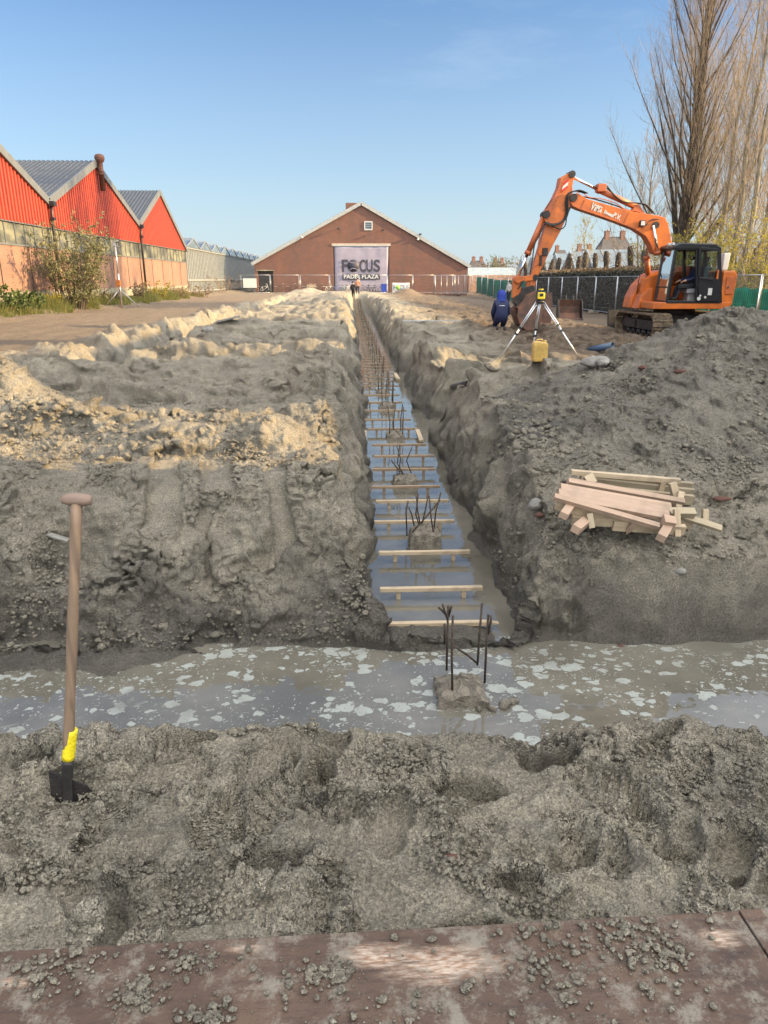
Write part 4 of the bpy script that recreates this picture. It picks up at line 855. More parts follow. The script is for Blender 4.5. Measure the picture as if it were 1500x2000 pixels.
# stick
spoly = [(545, 118), (640, 68), (662, 80), (660, 120), (648, 185), (652, 235), (640, 340), (600, 440), (555, 545), (500, 645), (450, 745), (405, 840), (372, 905), (345, 1000), (305, 1000), (308, 930), (330, 850), (352, 770), (392, 640), (432, 500), (412, 408), (440, 368), (490, 290), (530, 200)]
m = MB(); m.prism([z5(*q) for q in spoly], 'y', AY-.14, AY+.14); st = ep('stick', m, M['orange'], bevel=.012)
m = MB(); m.prism([z5(*q) for q in [(548, 122), (575, 112), (540, 250), (500, 320), (455, 440), (420, 440), (410, 405), (440, 368), (490, 290), (532, 200)]], 'y', AY-.19, AY+.19); ep('gusset_plate', m, M['orange2'], st, .01)
red = simple('red_stripe', (.45, .02, .015), .5)
for i, q_ in enumerate(([(574, 152), (614, 126), (611, 150), (569, 186)], [(569, 186), (611, 150), (606, 180), (557, 216)], [(557, 216), (605, 182), (600, 206), (550, 240)])):
    m = MB(); m.prism([z5(*k) for k in q_], 'y', AY-.202, AY-.192); ep('warning_stripe', m, red if i != 1 else M['white'], st)
for (u_, v_, r_) in ((643, 90, .10), (435, 415, .11), (345, 925, .09)): m = MB(); p_ = z5v(u_, v_); m.cyl(p_-Vector((0, .2, 0)), p_+Vector((0, .2, 0)), r_, 14); ep('pivot_pin', m, M['dsteel'], st)
cyl_part((425, 435), (292, 735), (212, 925), .085, .05, st, 'bucket_cylinder')
hose([(440, 470), (385, 590), (350, 660), (330, 800), (312, 900)], .020, AY-.17, st); hose([(430, 480), (400, 560), (375, 700), (395, 790), (330, 850)], .014, AY-.15, st, 'orange2')
m = MB(); p_ = z5v(435, 715, AY-.15); m.box(p_, (.16, .1, .22)); m.box(p_+Vector((-.12, 0, -.25)), (.08, .08, .3)); ep('valve_block', m, M['dsteel'], st, .01)
m = MB(); a, b = z5v(205, 940), z5v(345, 925)
for dy in (-.17, .17): m.bar(a+Vector((0, dy, 0)), b+Vector((0, dy, 0)), .05, .15)
m.cyl(a-Vector((0, .22, 0)), a+Vector((0, .22, 0)), .11, 12); lk = ep('link_arm', m, M['orange'], st, .01)
m = MB(); m.bar(z5v(205, 955), z5v(200, 1090), .26, .22, (0, 1, 0)); m.bar(z5v(318, 950), z5v(312, 1010), .26, .22, (0, 1, 0)); ep('link_arm', m, M['orange'], st, .02)
hose([(230, 1000), (260, 950), (215, 1020)], .02, AY-.2, st)
# quick coupler and digging bucket
m = MB(); m.prism([z5(*q) for q in [(180, 1080), (215, 1060), (250, 1010), (330, 985), (345, 1040), (320, 1100), (250, 1130), (200, 1160), (178, 1130)]], 'y', AY-.2, AY+.2); ep('coupler', m, M['dsteel'], st, .02)
bk = [(330, 1030), (385, 1060), (392, 1180), (375, 1290), (335, 1345), (260, 1350), (210, 1300), (186, 1230), (192, 1170), (235, 1120), (262, 1060)]
P2 = [z5(*q) for q in bk]; m = MB()
for sY in (AY-.42, AY+.42): m.prism(P2, 'y', sY-.015, sY+.015)
for i in range(1, len(P2)-1):
    a = Vector((P2[i][0], AY, P2[i][1])); b = Vector((P2[i+1][0], AY, P2[i+1][1])); m.bar(a, b, .83, .03)
ep('bucket', m, M['rusty'], st, .005)
# operator
PX = 10.30; ops = dict(pelvis=(PX+.08, 22.55, 1.28), waist=(PX+.14, 22.55, 1.42), chest=(PX+.16, 22.55, 1.66), neck=(PX+.10, 22.55, 1.84), head=(PX+.05, 22.55, 1.96), crown=(PX+.06, 22.55, 2.02), chin=(PX+.0, 22.55, 1.92), lsh=(PX+.15, 22.38, 1.75), rsh=(PX+.15, 22.72, 1.75), lel=(PX-.0, 22.32, 1.50), rel=(PX-.0, 22.80, 1.50), lwr=(PX-.26, 22.36, 1.42), rwr=(PX-.26, 22.78, 1.42), lhip=(PX+.02, 22.46, 1.26), rhip=(PX+.02, 22.64, 1.26), lkn=(PX-.40, 22.44, 1.24), rkn=(PX-.40, 22.66, 1.24), lan=(PX-.46, 22.44, .92), ran=(PX-.46, 22.66, .92), lto=(PX-.6, 22.44, .87), rto=(PX-.6, 22.66, .87))
op = figure('person', ops, [M['skin'], M['navy'], M['jeans'], M['boot']], BM, 'excavator operator in navy jacket and dark cap sitting in the cab')
m = MB(); m.lathe([(.0, -.01), (.105, -.01), (.10, .05), (.06, .085), (0, .09)], tuple(Vector((PX+.06, 22.55, 2.03))-op.location), 14); m.box(Vector((PX-.07, 22.55, 2.025))-op.location, (.1, .14, .012)); m.build('cap', M['blackcloth'], op)
m = MB()
# kneeling figure in hooded navy jacket, seen from behind
kp = hit(978, 640); kx, ky, kz = kp.x, kp.y, kp.z-.16
kn = figure('person', dict(pelvis=(kx, ky, kz+0.488), waist=(kx, ky+.02, kz+0.610), chest=(kx+.01, ky+.06, kz+0.805), neck=(kx+.01, ky+.10, kz+0.976), head=(kx+.0, ky+.13, kz+1.098), crown=(kx+.0, ky+.12, kz+1.135), chin=(kx, ky+.2, kz+1.061), lsh=(kx-.18, ky+.07, kz+0.878), rsh=(kx+.18, ky+.07, kz+0.878), lel=(kx-.24, ky+.15, kz+0.561), rel=(kx+.24, ky+.15, kz+0.561), lwr=(kx-.16, ky+.38, kz+0.366), rwr=(kx+.16, ky+.38, kz+0.366), lhip=(kx-.11, ky+.0, kz+0.415), rhip=(kx+.11, ky, kz+0.415), lkn=(kx-.13, ky+.38, kz+0.146), rkn=(kx+.13, ky+.38, kz+0.146), lan=(kx-.12, ky-.02, kz+0.122), ran=(kx+.12, ky-.02, kz+0.122), lto=(kx-.12, ky-.12, kz+0.073), rto=(kx+.12, ky-.12, kz+0.073)),
            [M['skin'], M['navy'], M['navy'], M['boot']], dict(BM, crown=1, head=1), 'worker in navy hooded jacket kneeling on the sand left of the tripod', rad=dict(pelvis=.21, waist=.19, chest=.19, neck=.11, head=.125, crown=.115, chin=.09, lhip=.13, rhip=.13, lsh=.095, rsh=.095, lel=.075, rel=.075))
m = MB(); m.lathe([(.0, .19), (.07, .175), (.13, .11), (.15, .02), (.145, -.08), (.17, -.14)], tuple(Vector((kx, ky+.10, kz+1.074))-kn.location), 16); hd = m.build('hood', simple('bright_blue_hood', (.012, .035, .26), .8, 0, .15, 8), kn)
m = MB(); m.box(Vector((kx-.02, ky-.15, kz+.80))-kn.location, (.16, .01, .02)); m.build('jacket_print', M['white'], kn)
p = onx(993, 585, 13.3); standing(13.3, p.y, gz(13.3, p.y), 3.9, M['greyshirt'], M['jeans'], 'man in pale grey shirt standing against the green fence netting', step=.06)
p = ony(690, 589, 75.5); pa = standing(p.x, 75.5, gz(p.x, 75.5)-.0, 1.4, M['blackcloth'], M['blackcloth'], 'person in black carrying a backpack walking away down the trench', step=.14)
m = MB(); m.box(Vector((p.x-.02, 75.3, gz(p.x, 75.5)+1.25))-pa.location, (.34, .2, .5)); m.build('backpack', M['blackcloth'], pa, .05)
p = ony(699, 586, 78.5); standing(p.x, 78.5, gz(p.x, 78.5), 1.7, M['tan'], M['jeans'], 'person in reddish tan jacket walking ahead of the black backpack', step=.1)
# ---------------------------------------------------------------- steel road plates under the photographer
def plate_mat():
    N = NT('rusty_plate'); v = N.coord('Object', (1, 4.5, 1), (0, 0, R(-24)))
    c = N.mix(N.ramp(N.noise(3, 6, .65), [(.35, 0.), (.65, 1.)]), (.056, .033, .022), (.098, .060, .040))
    c = N.mix(N.ramp(N.noise(9, 5, .7, v), [(.5, 0.), (.66, .6)]), c, (.026, .016, .014))
    w_ = 0
    for (px, py, rx, ry) in ((870, 1885, .30, .11), (1405, 1832, .12, .06), (740, 1868, .22, .07), (30, 1920, .10, .035), (480, 1855, .1, .025)):
        q = onz(px, py, -.175); mp = N.coord('Object', (1/rx, 1/ry, 0), (0, 0, 0), (-q.x/rx, -q.y/ry, 0)); ln = N.n('ShaderNodeVectorMath', operation='LENGTH'); N.link(mp, ln.inputs[0])
        w_ = N.math('MAXIMUM', w_, N.ramp(ln.outputs['Value'], [(.0, 1.), (1., 0.)]))
    st = N.noise(13, 7, .75, v); f = N.ramp(N.math('MULTIPLY', w_, N.math('MULTIPLY', st, 2.0)), [(.42, 0.), (.85, 1.)])
    c = N.mix(f, c, N.mix(N.ramp(N.noise(30, 4, .7, v), [(.4, 0.), (.6, 1.)]), (.22, .13, .08), (.42, .34, .27)))
    d = N.ramp(N.noise(5.5, 9, .80, N.coord('Object', (1, 1, 1), (0, 0, 0), (5, 1, 0))), [(.50, 0.), (.60, .85)])
    c = N.mix(d, c, (.19, .17, .135)); sc_ = N.ramp(N.noise(60, 3, .6, N.coord('Object', (.12, 3, 1), (0, 0, R(-24)))), [(.62, 0.), (.70, .5)]); c = N.mix(sc_, c, (.030, .020, .016))
    return N.out(c, .72, N.bump(N.noise(60, 5, .7), .004), 0)
M['plate'] = plate_mat()
zp_ = -.172
A = onz(0, 1858, zp_); Bq = onz(1500, 1775, zp_); d = (Bq-A).normalized()
def plate(p0, p1, y0, lab, dz=0, skew=0):
    m = MB(); a = A+d*p0; b = A+d*p1; m.prism([(a.x, a.y), (b.x, b.y), (b.x+skew, y0), (a.x+skew, y0)], 'z', zp_-.022+dz, zp_+dz); o = m.build('steel_plate', M['plate'], None, .003); return tag(o, lab, 'steel plate')
xs_ = (onz(1441, 1780, zp_)-A).length
plate(-2.2, xs_, -2.0, 'rusty brown steel road plate with a bright worn patch along the bottom edge', 0, .12)
plate(xs_+.004, 5, -2.0, 'second rusty steel plate butting against the first at the lower right corner', .004, .12)
# ---------------------------------------------------------------- sand crumbs (nobody could count them)
rng = np.random.default_rng(3)
def crumbs(name, pts, sizes, mat, seed=1, flat=.75, sub=2):
    bm = bmesh.new(); bmesh.ops.create_icosphere(bm, subdivisions=sub, radius=1); V0 = np.array([v.co[:] for v in bm.verts]); F0 = np.array([[v.index for v in f.verts] for f in bm.faces]); bm.free()
    r_ = np.random.default_rng(seed); var = []
    for k in range(14):
        o = r_.uniform(0, 50, 3); n = .38*vn3(V0[:, 0]*1.3+o[0], V0[:, 1]*1.3+o[1], V0[:, 2]*1.3+o[2], k)+.22*vn3(V0[:, 0]*3+o[0], V0[:, 1]*3, V0[:, 2]*3, k+50); var.append(V0*(1+n)[:, None]*np.array([1, r_.uniform(.6, 1), flat*r_.uniform(.7, 1)]))
    n = len(pts); nv = len(V0); Vv = np.zeros((n, nv, 3)); an = r_.uniform(0, 6.28, n); vi = r_.integers(0, 14, n)
    for i in range(n):
        c, s_ = math.cos(an[i]), math.sin(an[i]); q = var[vi[i]]*sizes[i]; Vv[i, :, 0] = q[:, 0]*c-q[:, 1]*s_+pts[i, 0]; Vv[i, :, 1] = q[:, 0]*s_+q[:, 1]*c+pts[i, 1]; Vv[i, :, 2] = q[:, 2]+pts[i, 2]
    Ff = (F0[None]+(np.arange(n)*nv)[:, None, None]).reshape(-1, 3)
    o = np_mesh(name, Vv.reshape(-1, 3), Ff, mat, None, sub > 1)
    for nm, val in (('wet', 0.), ('brown', 0.), ('dark', 0.)): o.data.attributes.new(nm, 'FLOAT', 'POINT')
    return o
def scatter(n, fx, smin, smax, pw=3.):
    P_ = fx(n); x, y = P_[:, 0], P_[:, 1]; z, _, _, _, sm_ = terrain(x, y, True); keep = (z > -.97) & (sm_ < .45); x, y, z = x[keep], y[keep], z[keep]
    s_ = smin+(smax-smin)*rng.random(len(x))**pw; s_ = s_*(1-.0*x); return np.stack([x, y, z+s_*.35], 1), s_
def f1(n):
    x = rng.uniform(-1.9, 2.0, n); y = rng.uniform(1.5, 2.75, n); k = fbm(x, y, .35, 3, 201) > rng.uniform(-.35, .5, n); return np.stack([x[k], y[k]], 1)
a, b = scatter(62000, f1, .0025, .0085, 1.6); crumb1 = crumbs('sand_crumbs', a, b, M['sand'], 1, .8, 1); tag(crumb1, kind='stuff')
a, b = scatter(5000, f1, .006, .017, 3.); crumb1 = crumbs('sand_crumbs', a, b, M['sand'], 11, .7, 2); tag(crumb1, kind='stuff')
def f2(n):
    y = 4.45*np.exp(rng.random(n)*math.log(2.8)); x = rng.uniform(-.55, .6, n)*y; k = fbm(x, y, .7, 3, 202) > rng.uniform(-.3, .45, n); k &= ~((x > .1) & (x < 1.2)); return np.stack([x[k], y[k]], 1)
a, b = scatter(60000, f2, .006, .018, 1.8); crumb2 = crumbs('sand_clods', a, b, M['sand'], 2, .8, 1); tag(crumb2, kind='stuff')
a, b = scatter(5000, f2, .012, .040, 3.); crumb2 = crumbs('sand_clods', a, b, M['sand'], 12, .7, 2); tag(crumb2, kind='stuff')
def f3(n):
    c = [(-2.9, 7.2, .9, .35), (-4.9, 8.8, .9, .8), (-1.6, 7.4, 1.0, .3), (1.75, 6.6, .25, 1.1), (2.3, 10.6, .9, .4), (3.0, 12.2, 1.2, .4)]; i = rng.integers(0, 6, n); c = np.array(c)[i]; return np.stack([c[:, 0]+rng.normal(0, 1, n)*c[:, 2]*.6, c[:, 1]+rng.normal(0, 1, n)*c[:, 3]*.6], 1)
a, b = scatter(1500, f3, .010, .05, 3.); k = a[:, 2] > -.5; 
crumb3 = crumbs('sand_clods', a[k], b[k], M['sand'], 3); tag(crumb3, kind='stuff')
def f4(n):
    out_ = []
    for (px, py, r_, w_) in ((100, 1890, .09, 3), (360, 1880, .07, 2), (270, 1950, .05, 2), (400, 1990, .05, 2), (560, 1930, .12, 1), (650, 1900, .05, 2), (1080, 1850, .12, 2), (1230, 1830, .10, 4), (1180, 1930, .2, 3), (740, 1985, .09, 1), (1300, 1870, .05, 2), (200, 1850, .3, 1), (900, 1960, .5, 1)):
        q = onz(px, py, zp_); m_ = int(n*w_/26); out_.append(np.stack([q.x+rng.normal(0, r_*.7, m_), q.y+rng.normal(0, r_*.4, m_)], 1))
    P_ = np.concatenate(out_); edge = A.y+(P_[:, 0]-A.x)*d.y/d.x-.01; return P_[P_[:, 1] < edge]
P_ = f4(3600); s_ = .0009+.0115*rng.random(len(P_))**7
crumb4 = crumbs('sand_crumbs', np.concatenate([P_, (zp_+.004+s_*.3)[:, None]], 1), s_, M['sand'], 4, .5); tag(crumb4, kind='stuff')
# ---------------------------------------------------------------- spade
def wood_mat(name, c1, c2, axis='X', sc=1.):
    N = NT(name); s3 = {'X': (1.2, 22, 22), 'Y': (22, 1.2, 22), 'Z': (22, 22, 1.2)}[axis]; v = N.coord('Object', tuple(k*sc for k in s3))
    oi = N.n('ShaderNodeObjectInfo'); ad = N.n('ShaderNodeVectorMath', operation='ADD'); N.link(v, ad.inputs[0]); cc = N.n('ShaderNodeCombineXYZ'); N.link(N.math('MULTIPLY', oi.outputs['Random'], 37.), cc.inputs[0]); N.link(cc.outputs[0], ad.inputs[1])
    n = N.noise(1.1, 5, .6, ad.outputs[0], .6); c = N.mix(N.ramp(n, [(.35, 0.), (.65, 1.)]), c1, c2)
    kn = N.vor(2.3, N.coord('Object', tuple(1.1 if k < 5 else 6. for k in s3))); c = N.mix(N.ramp(kn.outputs['Distance'], [(.03, .8), (.10, 0.)]), c, tuple(k*.35 for k in c1))
    c = N.mix(N.math('MULTIPLY', N.ramp(N.noise(4, 4, .6), [(.48, 0.), (.70, 1.)]), .6), c, (.12, .10, .075))
    return N.out(c, .7, N.bump(n, .002))
M['handle'] = wood_mat('weathered_ash_wood', (.30, .20, .125), (.145, .10, .068), 'Z'); M['tgrip'] = wood_mat('grey_worn_grip', (.24, .165, .12), (.155, .11, .09), 'X'); M['tape'] = simple('yellow_tape', (.82, .66, .012), .5, 0, .12, 20, .006); M['blade'] = simple('black_spade_steel', (.010, .009, .009), .7, .1, .4, 16, .006, (.022, .017, .013))
zb = -.20; gp = hit(138, 1552, .8, 6)
Ys = gp.y
def sh(px, py, dy=0): return ony(px, py, Ys+dy)
top = sh(150, 978, .06); tt = sh(140, 1425, .015); tb_ = sh(133, 1482, .006); so_ = sh(130, 1525)
sp = empty('spade', gp, 'old spade with wooden T grip and yellow taped shaft stuck upright in the sand', 'spade')
def spp(name, m, mat, bevel=0): m.v = [tuple(Vector(v)-gp) for v in m.v]; return m.build(name, mat, sp, bevel)
m = MB(); n = 12; pts = [tb_.lerp(top, i/n) for i in range(n+1)]; m.tube(pts, [.0168+.0012*math.sin(i*1.3) for i in range(n+1)], 14); spp('shaft', m, M['handle'])
gl_, gr_ = sh(119, 975, .06), sh(180, 977, .06); ax = (gr_-gl_).normalized(); m = MB()
m.tube([gl_+ax*.000, gl_+ax*.004, gl_+ax*.022, gl_.lerp(gr_, .5)+Vector((0, 0, .002)), gr_-ax*.02, gr_-ax*.004, gr_], [.006, .013, .0185, .0205, .019, .015, .009], 14); spp('t_grip', m, M['tgrip'])
m = MB(); pts = [tb_.lerp(tt, i/7) for i in range(8)]; m.tube(pts, [.0205, .0203, .0200, .0201, .0197, .0196, .0192, .0188], 14); spp('yellow_tape', m, M['tape'])
m = MB(); m.tube([so_+Vector((0, 0, -.05)), so_, tb_+Vector((0, 0, .0))], [.017, .0185, .0195], 12); m.bar(so_+Vector((.006, -.022, -.06)), tb_+Vector((.004, -.022, -.01)), .03, .006, (0, 1, 0)); spp('socket', m, M['dsteel'])
bl_pts = [(94, 1508), (112, 1510), (130, 1516), (150, 1524), (168, 1534), (184, 1557), (176, 1585), (150, 1640), (118, 1640), (100, 1560)]
m = MB(); vs = []
for (px, py) in bl_pts: q = sh(px, py); bend = -.03*math.cos((px-135)/50*1.2)+.02; vs.append(Vector((q.x, q.y+bend, max(q.z, -.34))))
c0 = sum(vs, Vector())/len(vs); c0.y -= .012
th = Vector((0, .006, 0)); n = len(vs); m.add([v for v in vs]+[v+th for v in vs]+[c0, c0+th], [(i, (i+1) % n, 2*n) for i in range(n)]+[(n+(i+1) % n, n+i, 2*n+1) for i in range(n)]+[(i, n+i, n+(i+1) % n, (i+1) % n) for i in range(n)], False); spp('blade', m, M['blade'])
# ---------------------------------------------------------------- concrete pile heads with rebar, battens on stakes
M['pilecon'] = simple('muddy_pile_concrete', (.24, .21, .165), .85, 0, .32, 18, .02, (.10, .09, .072)); M['rebar'] = simple('rusty_rebar', (.085, .060, .042), .8, .2, .35, 30, .004, (.03, .024, .02))
def ragged_block(m, w_, h_, seed, skew=.0):
    r_ = random.Random(seed); n = 7; vs = []
    lv = [(-.35, 1.0), (-.02, 1.02), (h_*.6, .95), (h_, .86), (h_+.03, .5), (h_+.045, .1)]
    for z, k in lv:
        for i in range(4*n):
            s_, t = divmod(i, n); t = t/n*2-1; q = [(t, -1), (1, t), (-t, 1), (-1, -t)][s_]
            j = 1+r_.uniform(-.09, .07); vs.append((q[0]*w_/2*k*j+skew*z, q[1]*w_/2*k*j, z+r_.uniform(-.018, .018)*(z > 0)))
    N_ = 4*n; m.add(vs, [(a*N_+i, a*N_+(i+1) % N_, (a+1)*N_+(i+1) % N_, (a+1)*N_+i) for a in range(len(lv)-1) for i in range(N_)]+[tuple((len(lv)-1)*N_+i for i in range(N_))], False)
def pile_head(x, y, z0, w_, h_, rods, label, seed, far=False):
    o = empty('pile_head', (x, y, z0), label, 'pile head', 'concrete pile heads standing in the water of the trench'); m = MB(); ragged_block(m, w_, h_, seed); m.build('concrete_head', M['pilecon'], o)
    for pts in rods: m = MB(); m.tube(pts, .0075 if not far else .009, 6); m.build('reinforcing_bar', M['rebar'], o)
    return o
def P3(px, py, Y, o): p = ony(px, py, Y); return (p.x-o[0], p.y-o[1], p.z-o[2])
ORD = ['first', 'second', 'third', 'fourth', 'fifth', 'sixth', 'seventh', 'eighth', 'ninth', 'tenth', 'eleventh', 'twelfth', 'thirteenth', 'fourteenth', 'fifteenth', 'sixteenth', 'seventeenth', 'eighteenth', 'nineteenth', 'twentieth', 'twenty-first', 'twenty-second', 'twenty-third', 'twenty-fourth', 'twenty-fifth', 'twenty-sixth', 'twenty-seventh', 'twenty-eighth']
o0 = (.63, 3.86, WATER-.04); Y0 = 3.86
rods = [[P3(872, 1320, 3.95, o0), P3(873, 1260, 3.95, o0), P3(875, 1195, 3.95, o0)], [P3(883, 1358, 3.78, o0), P3(882, 1290, 3.78, o0), P3(884, 1214, 3.78, o0)], [P3(932, 1310, 3.97, o0), P3(936, 1250, 3.97, o0), P3(941, 1190, 3.97, o0)], [P3(946, 1345, 3.82, o0), P3(949, 1280, 3.82, o0), P3(953, 1212, 3.82, o0)],
        [P3(884, 1272, 3.9, o0), P3(912, 1290, 3.95, o0), P3(931, 1306, 3.97, o0)], [P3(873, 1215, 3.95, o0), P3(862, 1203, 3.94, o0), P3(856, 1198, 3.94, o0)], [P3(874, 1222, 3.95, o0), P3(868, 1205, 3.94, o0), P3(864, 1192, 3.93, o0)], [P3(953, 1250, 3.82, o0), P3(958, 1225, 3.8, o0), P3(958, 1214, 3.8, o0)], [P3(876, 1215, 3.95, o0), P3(880, 1200, 3.94, o0), P3(882, 1196, 3.93, o0)], [P3(868, 1270, 3.97, o0), P3(868, 1230, 3.97, o0)]]
pile_head(*o0[:2], WATER, .31, .065, rods, 'nearest broken pile head, gravelly, standing in the foamy cross trench with four bars', 5)
a = np.array([(rng.uniform(.40, .90), rng.uniform(3.66, 3.78)) for _ in range(60)])
rk = [(.88, 3.72, .05), (.80, 3.68, .03), (.94, 3.76, .035), (.72, 3.68, .025)]
o1 = (.66, 6.50, WATER)
rods = [[P3(795, 1046, 6.6, o1), P3(793, 1000, 6.6, o1), P3(797, 978, 6.6, o1)], [P3(812, 1040, 6.62, o1), P3(804, 1005, 6.62, o1), P3(798, 990, 6.62, o1)], [P3(805, 1040, 6.4, o1), P3(830, 1012, 6.45, o1), P3(860, 976, 6.5, o1)], [P3(824, 1042, 6.55, o1), P3(816, 1000, 6.55, o1), P3(813, 966, 6.55, o1)], [P3(846, 1050, 6.45, o1), P3(851, 1000, 6.45, o1), P3(861, 962, 6.45, o1)], [P3(850, 1060, 6.4, o1), P3(842, 1012, 6.4, o1), P3(838, 968, 6.4, o1)], [P3(820, 1040, 6.6, o1), P3(830, 1000, 6.6, o1), P3(836, 968, 6.6, o1)], [P3(822, 1036, 6.6, o1), P3(812, 1005, 6.6, o1), P3(817, 965, 6.6, o1)]]
pile_head(*o1[:2], WATER, .31, .15, rods, 'square pile head with crossed bent rebar, between the third and fourth battens', 6)
o2 = (.62, 8.62, WATER)
rods = [[P3(775, 935, 8.7, o2), P3(776, 915, 8.7, o2), P3(764, 898, 8.7, o2)], [P3(812, 944, 8.6, o2), P3(790, 930, 8.6, o2), P3(766, 902, 8.6, o2)], [P3(806, 932, 8.65, o2), P3(794, 900, 8.65, o2), P3(805, 873, 8.65, o2)], [P3(790, 930, 8.65, o2), P3(776, 905, 8.65, o2), P3(781, 868, 8.65, o2)], [P3(779, 930, 8.65, o2), P3(782, 895, 8.65, o2), P3(775, 870, 8.65, o2)]]
pile_head(*o2[:2], WATER, .32, .10, rods, 'low crumbled pile head with splayed bars, just beyond the square one', 7)
py_ = [11.45, 14.15, 16.2, 18.9, 21.6]+[24.2+2.6*k for k in range(18)]
for i, y in enumerate(py_):
    x = .64-.15*ss(20, 60, y) if i else .65; rr = random.Random(i+40); rods = []
    for (dx, dy) in ((-.10, -.1), (.11, -.1), (-.02, .1), (.10, .1)) if i < 6 else ((-.10, -.1), (.11, -.05), (.02, .1)):
        h_ = rr.uniform(.48, .62); rods.append([(dx, dy, .0), (dx+rr.uniform(-.01, .01), dy, h_*.5), (dx+rr.uniform(-.03, .03), dy, h_)])
    lab = '%s pile head from the near end of the narrow trench, with upright bars' % ORD[i+3] if i < 13 else 'far away pile head with upright bars in the shaded end of the trench'
    pile_head(float(x), y, WATER+.42*float(ss(48, 75, y)), .30, .08+rr.uniform(-.02, .04), rods, lab, 50+i, True)
for k, (x, y, s_) in enumerate(rk): a = 1
cr = crumbs('rubble', np.array([(x, y, WATER+.01) for x, y, s_ in rk]), np.array([s_ for *_, s_ in rk]), M['pilecon'], 9); tag(cr, 'small lumps of broken concrete in the water beside the nearest pile head', 'rubble', kind='stuff')
M['pine'] = wood_mat('fresh_pine', (.42, .335, .225), (.34, .26, .17), 'X'); M['pinew'] = wood_mat('weathered_pine', (.30, .215, .135), (.21, .15, .10), 'X')
def batten(xa, xb, y, z, label, mat, w_=.04, h_=.028, stakes=True, pointed=False, tilt=0., st=(.18, .82)):
    o = empty('batten', ((xa+xb)/2, y, z), label, 'batten', 'battens on stakes set across the narrow trench'); L = (xb-xa)/2; m = MB()
    if pointed: m.prism([(-L, -h_/2), (L-.08, -h_/2), (L, 0), (L-.08, h_/2), (-L, h_/2)], 'y', -w_/2, w_/2)
    else: m.box((0, 0, 0), (2*L, w_, h_))
    m.build('crossbar', mat, o, .003)
    if stakes:
        for s_ in st: m = MB(); m.box((-L+2*L*s_, .01, -h_/2-.15), (.034, .03, .30)); m.build('stake', mat, o)
    o.rotation_euler = (0, tilt, 0); return o
BT = [(752, 975, 1218), (742, 943, 1150), (740, 918, 1079), (731, 888, 1019), (734, 877, 979), (726, 860, 951), (727, 850, 917), (730, 848, 891), (727, 833, 869), (718, 816, 838), (711, 803, 820), (708, 794, 802), (708, 786, 786), (703, 780, 772)]
for i, (a_, b_, py) in enumerate(BT):
    z = WATER+.085 if i else WATER+.05; p = onz(a_, py, z); q = onz(b_, py, z); y = (p.y+q.y)/2
    lab = ['nearest pale batten with a pointed end, lying on the mud at the trench mouth', 'pale batten second from the trench mouth, with dark knots', 'brownish batten third from the mouth, just before the square pile head'][i] if i < 3 else '%s batten from the near end of the narrow trench' % ORD[i]
    batten(p.x, q.x, y, z, lab, M['pine'] if i < 5 else M['pinew'], .045, .032, i > 0, i == 0, 0)
y = 15.9; i = len(BT)
while y < 73:
    y += .78 if y < 34 else 1.15; x0 = .22-.22*float(ss(20, 70, y)); rr = random.Random(i)
    lab = '%s batten from the near end of the narrow trench' % ORD[i] if i < 26 else 'weathered batten in the closely spaced row at the far part of the trench'
    batten(x0+rr.uniform(-.04, .04), x0+.80+rr.uniform(-.04, .04)-.1*float(ss(40, 70, y)), y, WATER+.10+.42*float(ss(48, 75, y)), lab, M['pinew']); i += 1
def plank(A_, B_, w_, h_, mat, label, group=None, name='plank', up=(0, 0, 1), stakes=(), sl=.2, sd=(0, 0, -1), cat='plank'):
    """one board, its own local x along the board"""
    A_, B_ = Vector(A_), Vector(B_); dX = (B_-A_).normalized(); sx = dX.cross(Vector(up)).normalized(); sz = sx.cross(dX); RM = Matrix((dX, -sx, sz)).transposed()
    L = (B_-A_).length; o = None
    if stakes:
        o = empty(name, (A_+B_)/2, label, cat, group); o.rotation_euler = RM.to_euler(); m = MB(); m.box((0, 0, 0), (L, w_, h_)); m.build('crossbar', mat, o, .002)
        for t, ln, lean in stakes:
            m = MB(); x = -L/2+t*L; m.prism([(x-.02, -h_/2), (x+.02, -h_/2), (x+.02+lean, -h_/2-ln+.05), (x+lean, -h_/2-ln), (x-.02+lean, -h_/2-ln+.05)], 'y', -.02, .02); m.build('stake', mat, o, .002)
    else:
        m = MB(); m.box((0, 0, 0), (L, w_, h_)); o = m.build(name, mat, None, .002); o.location = (A_+B_)/2; o.rotation_euler = RM.to_euler(); tag(o, label, cat, group)
    return o
p = onz(712, 843, -.90); q = onz(711, 868, -.93); plank(p, q+Vector((0, -.05, -.03)), .07, .04, M['pine'], 'loose pine plank in the water on the left beside the fourth pile head', 'loose planks floating at the trench sides')
p = onz(815, 840, -.92); q = onz(823, 862, -.97); plank(p, q, .07, .04, M['pine'], 'loose pine plank in the water on the right beside the fourth pile head', 'loose planks floating at the trench sides')
p = onz(771, 730, -.93); q = onz(778, 742, -.97); plank(p, q, .10, .05, M['pine'], 'short plank floating where the side trench opens', 'loose planks floating at the trench sides')
# battens in the long trench on the left
for k, (px, py) in enumerate(((416, 634), (372, 641), (400, 647), (330, 668), (440, 624))):
    p = onz(px, py, -.55); batten(p.x-.45, p.x+.45, p.y, -.5, ['pale batten across the left trench, second farthest', 'batten at the left side of the left trench', 'batten across the left trench beside the dark heap', 'nearest batten in the left trench', 'farthest pale batten in the left trench'][k], M['pine'])
